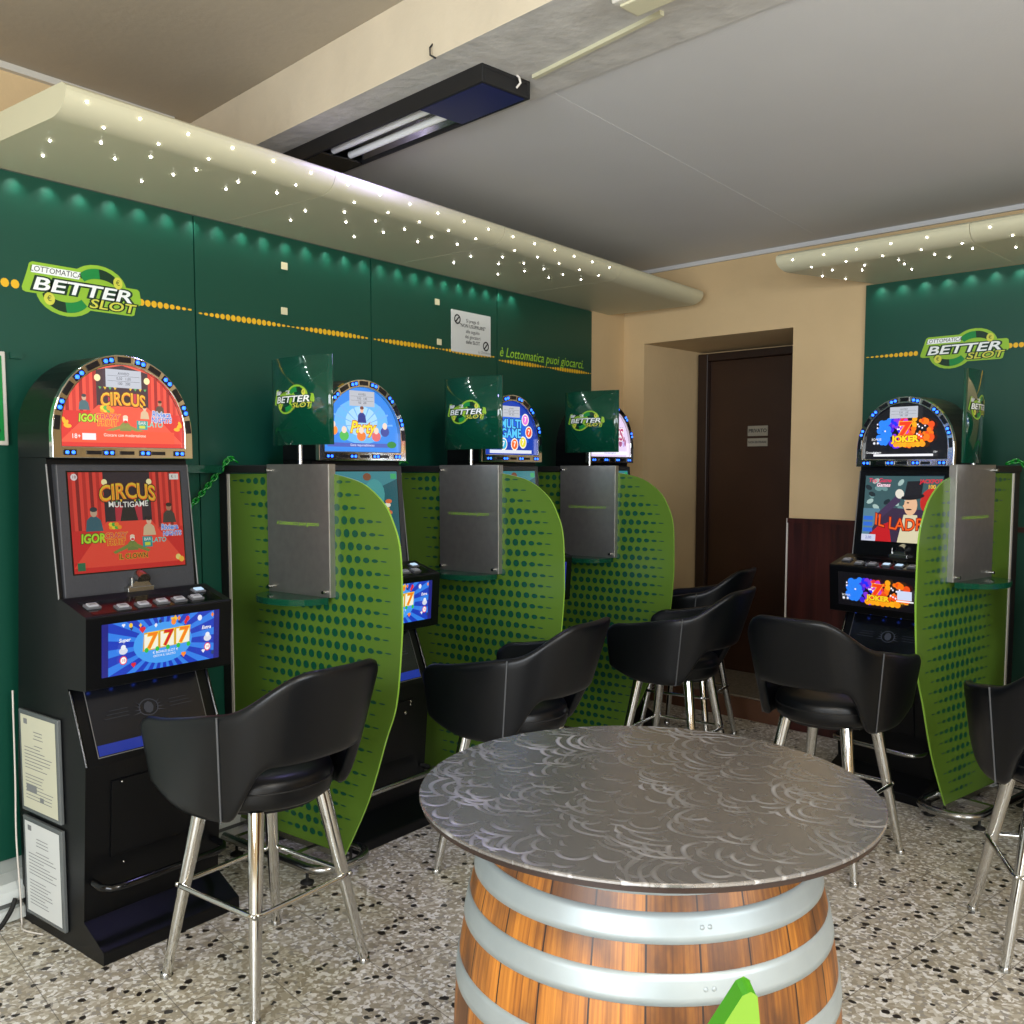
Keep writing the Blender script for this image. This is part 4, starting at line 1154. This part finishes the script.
    m.box((-0.13, 0.05, 0.063), (0.13, 0.075, 0.085), M['chrome_soft']); m.box((-0.13, 0.37, 0.063), (0.13, 0.395, 0.085), M['chrome_soft'])
    m.box((-0.008, -0.12, 0.078), (0.008, vb, 0.1), M['chrome_soft'])
    m.build('foot_tube', t)
    for (x, y) in ((-0.11, -0.03), (0.11, -0.03), (-0.11, 0.40), (0.11, 0.40)):
        m = MB(); m.lathe([(0.026, 0.0), (0.026, 0.006), (0.012, 0.014), (0.006, 0.018), (0.006, 0.065)], M['rubber'], (x, y, 0), 16); m.build('levelling_foot', t)
    return t
make_divider('lime glass divider nearest the camera, right of the circus machine', (MX, 2.38, 0), R90)
make_divider('lime glass divider between the second and third machines of the left wall', (MX, 3.38, 0), R90)
make_divider('lime glass divider farthest along the left wall, before the door', (MX, 4.38, 0), R90)
make_divider('lime glass divider on the back wall, right of the IL LADRO machine', (-0.94, 4.45, 0), math.radians(-13), side=1, vb=0.42, pv=-0.09)

# green plastic chains from the divider rails
def chain(path, label, n):
    m = MB(); P_ = catmull3(path, 40)
    tot = [0]
    for a, b in zip(P_, P_[1:]): tot.append(tot[-1]+(b-a).length)
    for i in range(n):
        s_ = tot[-1]*(i+0.5)/n
        j = max(k for k in range(len(tot)) if tot[k] <= s_); j = min(j, len(P_)-2)
        c = P_[j].lerp(P_[j+1], (s_-tot[j])/max(1e-6, tot[j+1]-tot[j])); d = (P_[j+1]-P_[j]).normalized()
        e = d.cross(Vector((0.3, 0.5, 0.8))).normalized(); g = d.cross(e)
        if i % 2: e = g
        L_ = tot[-1]/n*0.78
        m.tube([c + d*L_*math.cos(2*PI*k/12) + e*L_*0.58*math.sin(2*PI*k/12) for k in range(12)], 0.0042, M['chain'], 6, closed=True)
    return tag(m.build('plastic_chain'), label, 'chain', None)
def catmull3(P, n):
    P = [Vector(p) for p in P]; out = []
    for i in range(len(P)-1):
        p0 = P[max(i-1, 0)]; p1 = P[i]; p2 = P[i+1]; p3 = P[min(i+2, len(P)-1)]
        for k in range(n):
            t = k/n
            out.append(0.5*((2*p1) + (p2-p0)*t + (2*p0-5*p1+4*p2-p3)*t*t + (3*p1-p0-3*p2+p3)*t**3))
    out.append(P[-1]); return out
def rail_chain(y, label, down):
    pts = [(-3.27, y+0.02, 1.58), (-3.275, y-0.012, 1.59), (-3.285, y-0.045, 1.55)] + down
    return chain(pts, label, 5+len(down)*5)
rail_chain(2.38, 'green plastic chain hanging from the rail to behind the circus machine', [(-3.30, 2.27, 1.47), (-3.31, 2.19, 1.39), (-3.32, 2.10, 1.34)])
rail_chain(3.38, 'green plastic chain over the rail of the middle left divider', [(-3.27, 3.28, 1.46)])
c_, s_ = math.cos(math.radians(-13)), math.sin(math.radians(-13))
def DV(x, y, z): return (-0.94 + x*c_ - y*s_, 4.45 + x*s_ + y*c_, z)
chain([DV(-0.01, 0.38, 1.575), DV(0.03, 0.40, 1.585), DV(0.07, 0.41, 1.55), DV(0.10, 0.42, 1.48)], 'green plastic chain over the back wall divider rail at the right frame edge', 8)
# small green glass clamp on the wall left of the first divider
m = MB(); m.prism([(-3.349, 2.13), (-3.349, 2.36), (-3.30, 2.36), (-3.27, 2.33), (-3.262, 2.25), (-3.27, 2.17), (-3.30, 2.13)], 'z', 1.535, 1.565, M['shelf_glass'])
tag(m.build('wall_bracket', bevel=0.004), 'small rounded green glass bracket on the wall above the chain', 'bracket')

# ------------------------------------------------------------------ bar stools
def shell_pt(a, t, out=True, th=0.036):
    """a in degrees from the back centre, t 0..1 bottom to top (local z handled outside)"""
    return None
A_MAX = 128.0
def z_top(a):
    a = abs(a)
    z = 0.832 + 0.055*(1 - smooth01((a-58)/60.0)) + 0.118*(1 - smooth01((a-16)/48.0))
    if a > 117: z -= 0.045*((a-117)/11.0)**2
    return z
def z_bot(a):
    a = abs(a)
    z = 0.722 - 0.167*smooth01((a-36)/25.0)
    if a > 98: z += 0.065*((a-98)/30.0)**1.6
    return z
def plan(a, z, inset):
    h = (z-0.60)/0.40
    W = 0.257 + 0.055*h - inset
    B = 0.25 + 0.128*h - inset
    s = -1 if a < 0 else 1
    aa = abs(a)
    if aa <= 90:
        r = math.radians(aa)
        return (s*W*math.sin(r)**0.8, -B*math.cos(r)**0.85)
    q = (aa-90)/(A_MAX-90)
    return (s*(W - 0.02*q*q), q*(0.235 + 0.02*h))
def make_stool(label):
    t = thing('bar_stool', label, 'bar stool', (0, 0, 0), 0, 'black leather bar stools in front of the machines')
    na, nz = 44, 8; th = 0.034
    vs = []; idx = {}
    for layer in (0, 1):
        for i in range(na+1):
            a = -A_MAX + 2*A_MAX*i/na
            zb, zt = z_bot(a), z_top(a)
            for k in range(nz+1):
                z = zb + (zt-zb)*k/nz
                x, y = plan(a, z, layer*th)
                idx[(layer, i, k)] = len(vs); vs.append((x, y, z))
    fs = []
    for i in range(na):
        for k in range(nz):
            q = (idx[(0, i, k)], idx[(0, i+1, k)], idx[(0, i+1, k+1)], idx[(0, i, k+1)]); fs.append(q)
            q = (idx[(1, i, k)], idx[(1, i, k+1)], idx[(1, i+1, k+1)], idx[(1, i+1, k)]); fs.append(q)
        fs.append((idx[(0, i, nz)], idx[(0, i+1, nz)], idx[(1, i+1, nz)], idx[(1, i, nz)]))
        fs.append((idx[(0, i, 0)], idx[(1, i, 0)], idx[(1, i+1, 0)], idx[(0, i+1, 0)]))
    for k in range(nz):
        fs.append((idx[(0, 0, k)], idx[(0, 0, k+1)], idx[(1, 0, k+1)], idx[(1, 0, k)]))
        fs.append((idx[(0, na, k)], idx[(1, na, k)], idx[(1, na, k+1)], idx[(0, na, k+1)]))
    m = MB(); m.add(vs, fs, M['leather'], True)
    sh = m.build('backrest_shell', t, subsurf=1)
    for sg in (-1, 1):
        a = sg*66
        pts = []
        for k in range(12):
            z = z_bot(a) + (z_top(a)-z_bot(a))*(0.02+0.96*k/11)
            x, y = plan(a, z, -0.001); pts.append((x, y, z))
        m = MB(); m.tube(pts, 0.003, M['piping'], 6); m.build('seam_piping', sh)
    # seat
    m = MB(); m.lathe([(0.14, 0.567), (0.19, 0.569), (0.205, 0.58), (0.211, 0.60), (0.211, 0.64), (0.204, 0.658), (0.182, 0.669), (0.12, 0.676), (0.03, 0.678)], M['leather'], n=40); st = m.build('seat', t)
    m = MB(); m.tube([(0.212*math.cos(2*PI*k/40), 0.212*math.sin(2*PI*k/40), 0.625) for k in range(40)], 0.0028, M['black_matt'], 6, closed=True); m.build('seat_piping', st)
    m = MB(); m.lathe([(0.15, 0.551), (0.17, 0.555), (0.17, 0.567)], M['black_matt'], n=32); m.build('seat_base', t)
    for sx in (-1, 1):
        for sy in (-1, 1):
            m = MB(); m.tube([(sx*0.2125, sy*0.2125, 0.0), (sx*0.2125, sy*0.2125, 0.004), (sx*0.125, sy*0.125, 0.565)], [0.014, 0.0145, 0.0245], M['chrome'], 14)
            lg = m.build('leg', t)
            m = MB(); m.lathe([(0.0175, 0.0), (0.0175, 0.012), (0.0155, 0.016)], M['chrome_soft'], (sx*0.2125, sy*0.2125, 0.0), 14); m.build('foot_cap', lg)
    # square foot ring hugging the legs
    m = MB(); pts = []; r = 0.03; h = 0.186
    for (cx, cy, a0) in ((h-r, h-r, 0), (-h+r, h-r, 90), (-h+r, -h+r, 180), (h-r, -h+r, 270)):
        for k in range(5):
            tt = math.radians(a0+22.5*k); pts.append((cx+r*math.cos(tt), cy+r*math.sin(tt), 0.29))
    m.tube(pts, 0.0085, M['chrome'], 10, closed=True); rg = m.build('footrest_ring', t)
    m = MB()
    for sx in (-1, 1):
        for sy in (-1, 1): m.ball((sx*0.183, sy*0.183, 0.29), 0.009, M['chrome_soft'], 8)
    m.build('ring_screw', rg)
    return t
# (x, y, heading in degrees of the stool's front, label)
ST = [(-2.338, 1.785, 181, 'black leather bar stool nearest the camera, in front of the circus machine'),
      (-2.20, 2.86, 184, 'black leather bar stool directly behind the barrel table on its left, facing the second machine'),
      (-2.145, 4.07, 184, 'black leather bar stool standing just in front of another stool near the door'),
      (-2.50, 4.90, 185, 'black leather bar stool mostly hidden behind another one, nearest the brown door'),
      (-1.27, 3.73, 83.5, 'black leather bar stool right of the barrel table facing the IL LADRO machine'),
      (-0.41, 3.45, 114, 'black leather bar stool cut off by the right frame edge')]
proto = make_stool(ST[0][3])
for i, (x, y, hd, lab) in enumerate(ST):
    o = proto if i == 0 else dup(proto)
    o.location = (x, y, 0); o.rotation_euler = (0, 0, math.radians(hd-90)); o['label'] = lab

# ------------------------------------------------------------------ barrel table
BX, BY = -0.874, 1.550
t = thing('barrel_table', 'wine barrel used as a table, staves in orange brown oak with grey hoops', 'table', (BX, BY, 0))
def br(z):
    q = (z-0.465)/0.465
    return 0.366 - 0.079*q*q
m = MB(); m.lathe([(br(z)-(0.0), z) for z in [0.0+0.93*k/24 for k in range(25)]], M['barrel'], n=84); m.build('barrel_body', t)
for (z0, z1) in ((0.0, 0.042), (0.075, 0.12), (0.17, 0.215), (0.30, 0.35), (0.60, 0.645), (0.716, 0.763), (0.806, 0.852), (0.877, 0.915)):
    m = MB(); n = 4
    prof = [(br(z0+(z1-z0)*k/n)+0.0025, z0+(z1-z0)*k/n) for k in range(n+1)]
    prof = [(br(z0)-0.002, z0)] + prof + [(br(z1)-0.002, z1)]
    m.lathe(prof, M['hoop'], n=84)
    hp = m.build('hoop', t)
for z in (0.829, 0.739, 0.62):
    for k in (-1, 1):
        m = MB(); m.ball((br(z)*math.cos(-0.75+0.02*k), br(z)*math.sin(-0.75+0.02*k), z), 0.005, M['hoop'], 8); m.build('rivet', t)
m = MB(); m.lathe([(0.424, 0.934), (0.424, 0.944)], M['door_frame'], n=96); m.build('wooden_backing', t)
m = MB(); m.lathe([(0.426, 0.943), (0.428, 0.945), (0.428, 0.9485), (0.426, 0.950)], M['swirl'], n=128, smooth=False); m.build('metal_top', t)

# lime plastic piece in the foreground, its pointed top in view
t = thing('lime_floor_sign', 'lime green plastic piece with a pointed top in front of the barrel table', 'sign', (-0.44, 1.03, 0), math.radians(37.6))
m = MB(); m.prism([(-0.20, 0.0), (0.045, 0.0), (0.036, 0.70), (0.012, 0.925), (0.004, 0.93), (-0.006, 0.925), (-0.14, 0.70)], 'y', 0.0, 0.035, M['lime_edge'], M['lime_plastic'])
m.build('pointed_board', t, bevel=0.004)
m = MB(); m.prism([(-0.12, 0.0), (0.08, 0.0), (0.07, 0.02), (-0.11, 0.02)], 'y', -0.06, 0.10, M['lime_edge']); m.build('base', t, bevel=0.004)

# ------------------------------------------------------------------ things on the walls and ceiling
m = MB(); m.box((-3.3502, 3.822, 2.17), (-3.3465, 4.149, 2.388), M['paper'])
A = Art(m, plane_map((-3.3465, 3.9855, 2.279), (0, 1, 0), (0, 0, 1)), 0.0006)
for q, tx in enumerate(('Si prega di', '"NON USUFRUIRE"', 'alla seguito', 'dei giocatori', 'delle SLOT')):
    A.text(tx, 0.01, 0.062-0.028*q, 0.026, M['ink'], 0, 0.012 if q in (1, 4) else 0.004)
A.text('La Direzione', 0.105, -0.094, 0.02, M['ink_grey'], 0.3)
for (x, y) in ((-0.118, 0.062), (0.12, -0.058)):
    A.ring(x, y, 0.026, 0.018, M['ink'], 24); A.poly([(x-0.019, y-0.013), (x-0.013, y-0.019), (x+0.019, y+0.013), (x+0.013, y+0.019)], M['ink'])
tag(m.build('paper_notice'), 'white paper notice with two prohibition circles taped on the green wall', 'notice')
for (y, z, lab) in ((2.727, 2.428, 'small yellowed tape square on the green wall, upper one of the near pair'), (2.722, 2.235, 'small yellowed tape square on the green wall, just above the yellow dots'),
                    (3.713, 2.409, 'small yellowed tape square left of the paper notice, upper one'), (3.727, 2.207, 'small yellowed tape square left of the paper notice, lower one'), ):
    m = MB(); m.box((-3.3502, y-0.016, z-0.015), (-3.346, y+0.016, z+0.015), M['tab'])
    tag(m.build('tape_square'), lab, 'tape', 'tape squares on the green wall')
# poster frame cut by the left frame edge
t = thing('poster_frame', 'pale framed green poster cut by the left frame edge', 'poster', (-3.349, 1.30, 1.63))
m = MB(); m.box((0, -0.2, 0), (0.012, 0.228, 0.315), M['trim']); m.build('frame', t, bevel=0.003)
m = MB(); m.box((0.012, -0.185, 0.015), (0.0135, 0.214, 0.30), M['logo_mid']); A = Art(m, plane_map((0.0135, 0, 0), (0, 1, 0), (0, 0, 1)), 0.0006)
for q in range(5): A.ell(0.19-0.04*q, 0.05, 0.012, 0.012, M['ink'], 10)
m.build('printed_sheet', t)
m = MB(); m.box((-3.349, 1.545, 1.925), (-3.335, 1.585, 1.945), M['green_wall']); tag(m.build('clip'), 'small dark green clip beside the poster frame', 'clip')
# cables
m = MB(); m.tube([tuple(p) for p in catmull3([(-3.284, 1.482, 0.80), (-3.282, 1.478, 0.5), (-3.266, 1.466, 0.30), (-3.245, 1.462, 0.10), (-3.238, 1.460, 0.008), (-3.18, 1.44, 0.005), (-3.10, 1.464, 0.005)], 6)], 0.0032, M['white_pipe'], 6)
tag(m.build('white_cable'), 'thin white cable running down beside the circus machine to the floor', 'cable')
m = MB(); m.tube([tuple(p) for p in catmull3([(-3.255, 1.45, 0.09), (-3.24, 1.42, 0.05), (-3.22, 1.36, 0.012), (-3.20, 1.25, 0.008), (-3.2, 1.1, 0.008)], 6)], 0.008, M['rubber'], 8)
tag(m.build('black_cable'), 'black power cable lying by the skirting at the left frame edge', 'cable')
# fluorescent fixture under the beam
LA = math.atan(-0.147)
def lampP(x, y, z): 
    c, s = math.cos(LA), math.sin(LA); return (x*c - y*s, x*s + y*c, z)
t = thing('ceiling_lamp', 'black box lamp with two bare tubes fixed under the ceiling beam', 'ceiling lamp', (-1.972, 2.405, 2.772), LA)
m = MB()
L_ = 1.22; W_ = 0.215; H_ = 0.058
m.box((-L_, 0, 0.0), (0, 0.012, H_), M['black_matt']); m.box((-L_, W_-0.012, 0), (0, W_, H_), M['black_matt'])
m.box((-L_, 0.012, H_-0.012), (0, W_-0.012, H_), M['black_matt']); m.box((-0.012, 0.012, 0), (0, W_-0.012, H_-0.012), M['black_matt']); m.box((-L_, 0.012, 0), (-L_+0.012, W_-0.012, H_-0.012), M['black_matt'])
m.box((-0.33, 0.012, 0.0), (-0.012, W_-0.012, 0.008), M['cover_glow']); m.box((-L_+0.012, 0.012, 0.0), (-L_+0.28, W_-0.012, 0.008), M['black_gloss'])
m.build('lamp_box', t, bevel=0.002)
m = MB(); m.prism([(0.014, 0.012), (0.014, 0.044), (W_-0.014, 0.044), (W_-0.014, 0.012), (W_-0.016, 0.012), (W_-0.045, 0.041), (0.045, 0.041), (0.016, 0.012)], 'x', -L_+0.29, -0.34, M['chrome_soft']); m.build('reflector', t)
M['tube_off'] = mat('lamp_tube_glass', (225, 228, 226), 0.15)
for yy in (0.068, 0.147):
    m = MB(); m.tube([(-L_+0.28, yy, 0.022), (-0.34, yy, 0.022)], 0.0135, M['tube_off'], 12); m.build('tube', t)
m = MB(); m.tube([(0.002, 0.15, 0.02), (0.02, 0.15, 0.03), (0.012, 0.152, 0.05), (0.004, 0.15, 0.058)], 0.004, M['white_pipe'], 6); m.build('wire', t)
l_ = bpy.data.lights.new('ceiling_lamp_violet_end', 'AREA'); l_.shape = 'RECTANGLE'; l_.size = 0.25; l_.size_y = 0.15; l_.energy = 6; l_.color = (0.42, 0.38, 1.0)
q_ = bpy.data.objects.new('ceiling_lamp_violet_end', l_); link(q_); q_.location = (-2.45, 2.57, 2.77)
# conduit along the beam underside and the end of another fitting
m = MB(); m.box((-0.56, 0, 0), (0, 0.016, 0.012), M['canopy'])
o = tag(m.build('cable_duct'), 'cream cable duct running along the underside of the beam', 'cable duct'); 
o.location = (-1.36, 2.445, 2.8182); o.rotation_euler = (0, 0, math.atan2(2.438-2.575, -1.389+1.951))
m = MB(); m.box((0, 0, 0), (0.5, 0.11, 0.05), M['trim']); m.box((0.015, 0.015, -0.008), (0.49, 0.095, 0), M['canopy'])
o = tag(m.build('ceiling_fitting', bevel=0.004), 'end of a cream ceiling fitting under the beam at the top frame edge', 'ceiling fitting'); o.location = (-1.40, 2.25, 2.785); o.rotation_euler = (0, 0, LA)
m = MB(); m.tube([(-2.08, 2.302, 2.885), (-2.08, 2.280, 2.86), (-2.075, 2.275, 2.835), (-2.06, 2.285, 2.825)], 0.003, M['ink'], 6)
tag(m.build('wire_hook'), 'small dark wire hook on the cream side of the beam', 'hook')

# ------------------------------------------------------------------ lights
def area(name, loc, rot, sx, sy, power, colr, spread=PI):
    l = bpy.data.lights.new(name, 'AREA'); l.shape = 'RECTANGLE'; l.size = sx; l.size_y = sy; l.energy = power; l.color = colr; l.spread = spread
    o = bpy.data.objects.new(name, l); o.location = loc; o.rotation_euler = rot; link(o); return o
area('window_daylight_right', (2.58, 0.55, 1.7), (0, math.radians(90), 0), 1.6, 2.7, 115, (0.84, 0.92, 1.0))
area('window_daylight_rear', (0.0, -2.68, 1.55), (math.radians(90), 0, 0), 3.2, 2.1, 250, (0.88, 0.94, 1.0))
area('unseen_warm_fill', (0.6, 0.4, 3.03), (0, 0, 0), 1.2, 0.5, 25, (1.0, 0.86, 0.62))  # added warm fill from above, no fixture stands here
pl_ = bpy.data.lights.new('unseen_ceiling_fill', 'POINT'); pl_.energy = 70; pl_.shadow_soft_size = 0.15; pl_.color = (1.0, 0.97, 0.94)  # unseen point light added to brighten the ceiling, no fixture
po_ = bpy.data.objects.new('unseen_ceiling_fill', pl_); po_.location = (0.5, 0.6, 2.25); link(po_)
# downlights hidden behind the canopy edge
def spot(loc, power):
    l = bpy.data.lights.new('canopy_downlight', 'SPOT'); l.energy = power; l.color = (1.0, 1.0, 0.96); l.spot_size = math.radians(110); l.spot_blend = 1.0; l.shadow_soft_size = 0.006
    o = bpy.data.objects.new('canopy_downlight', l); o.location = loc; link(o); return o
y = 1.47
while y < 4.4:
    spot((-3.325, y, 2.547), 1.0); y += 0.115
x = -2.2
while x < -0.5:
    p = RW(x, YW-0.047, 2.547); spot(p, 1.0); x += 0.115

w = bpy.data.worlds.new('w'); bpy.context.scene.world = w; w.use_nodes = True
w.node_tree.nodes['Background'].inputs[0].default_value = (0.72, 0.8, 0.9, 1); w.node_tree.nodes['Background'].inputs[1].default_value = 0.6

# ------------------------------------------------------------------ camera
F = 950.0; YAW = math.atan2(732, 950); PIT = math.atan2(75, 950)
cam = bpy.data.cameras.new('camera'); co = bpy.data.objects.new('camera', cam); link(co)
cam.sensor_width = 36; cam.sensor_height = 36; cam.sensor_fit = 'HORIZONTAL'; cam.lens = F/1024*36
cam.shift_y = (544-512)/1024.0; cam.clip_start = 0.02
co.location = (0, 0, 1.55); co.rotation_euler = (PI/2 - PIT, 0, YAW)
sc = bpy.context.scene; sc.camera = co
vs_ = sc.view_settings; vs_.view_transform = 'Standard'; vs_.look = 'None'; vs_.gamma = 1; vs_.use_curve_mapping = False; vs_.exposure = 0.0
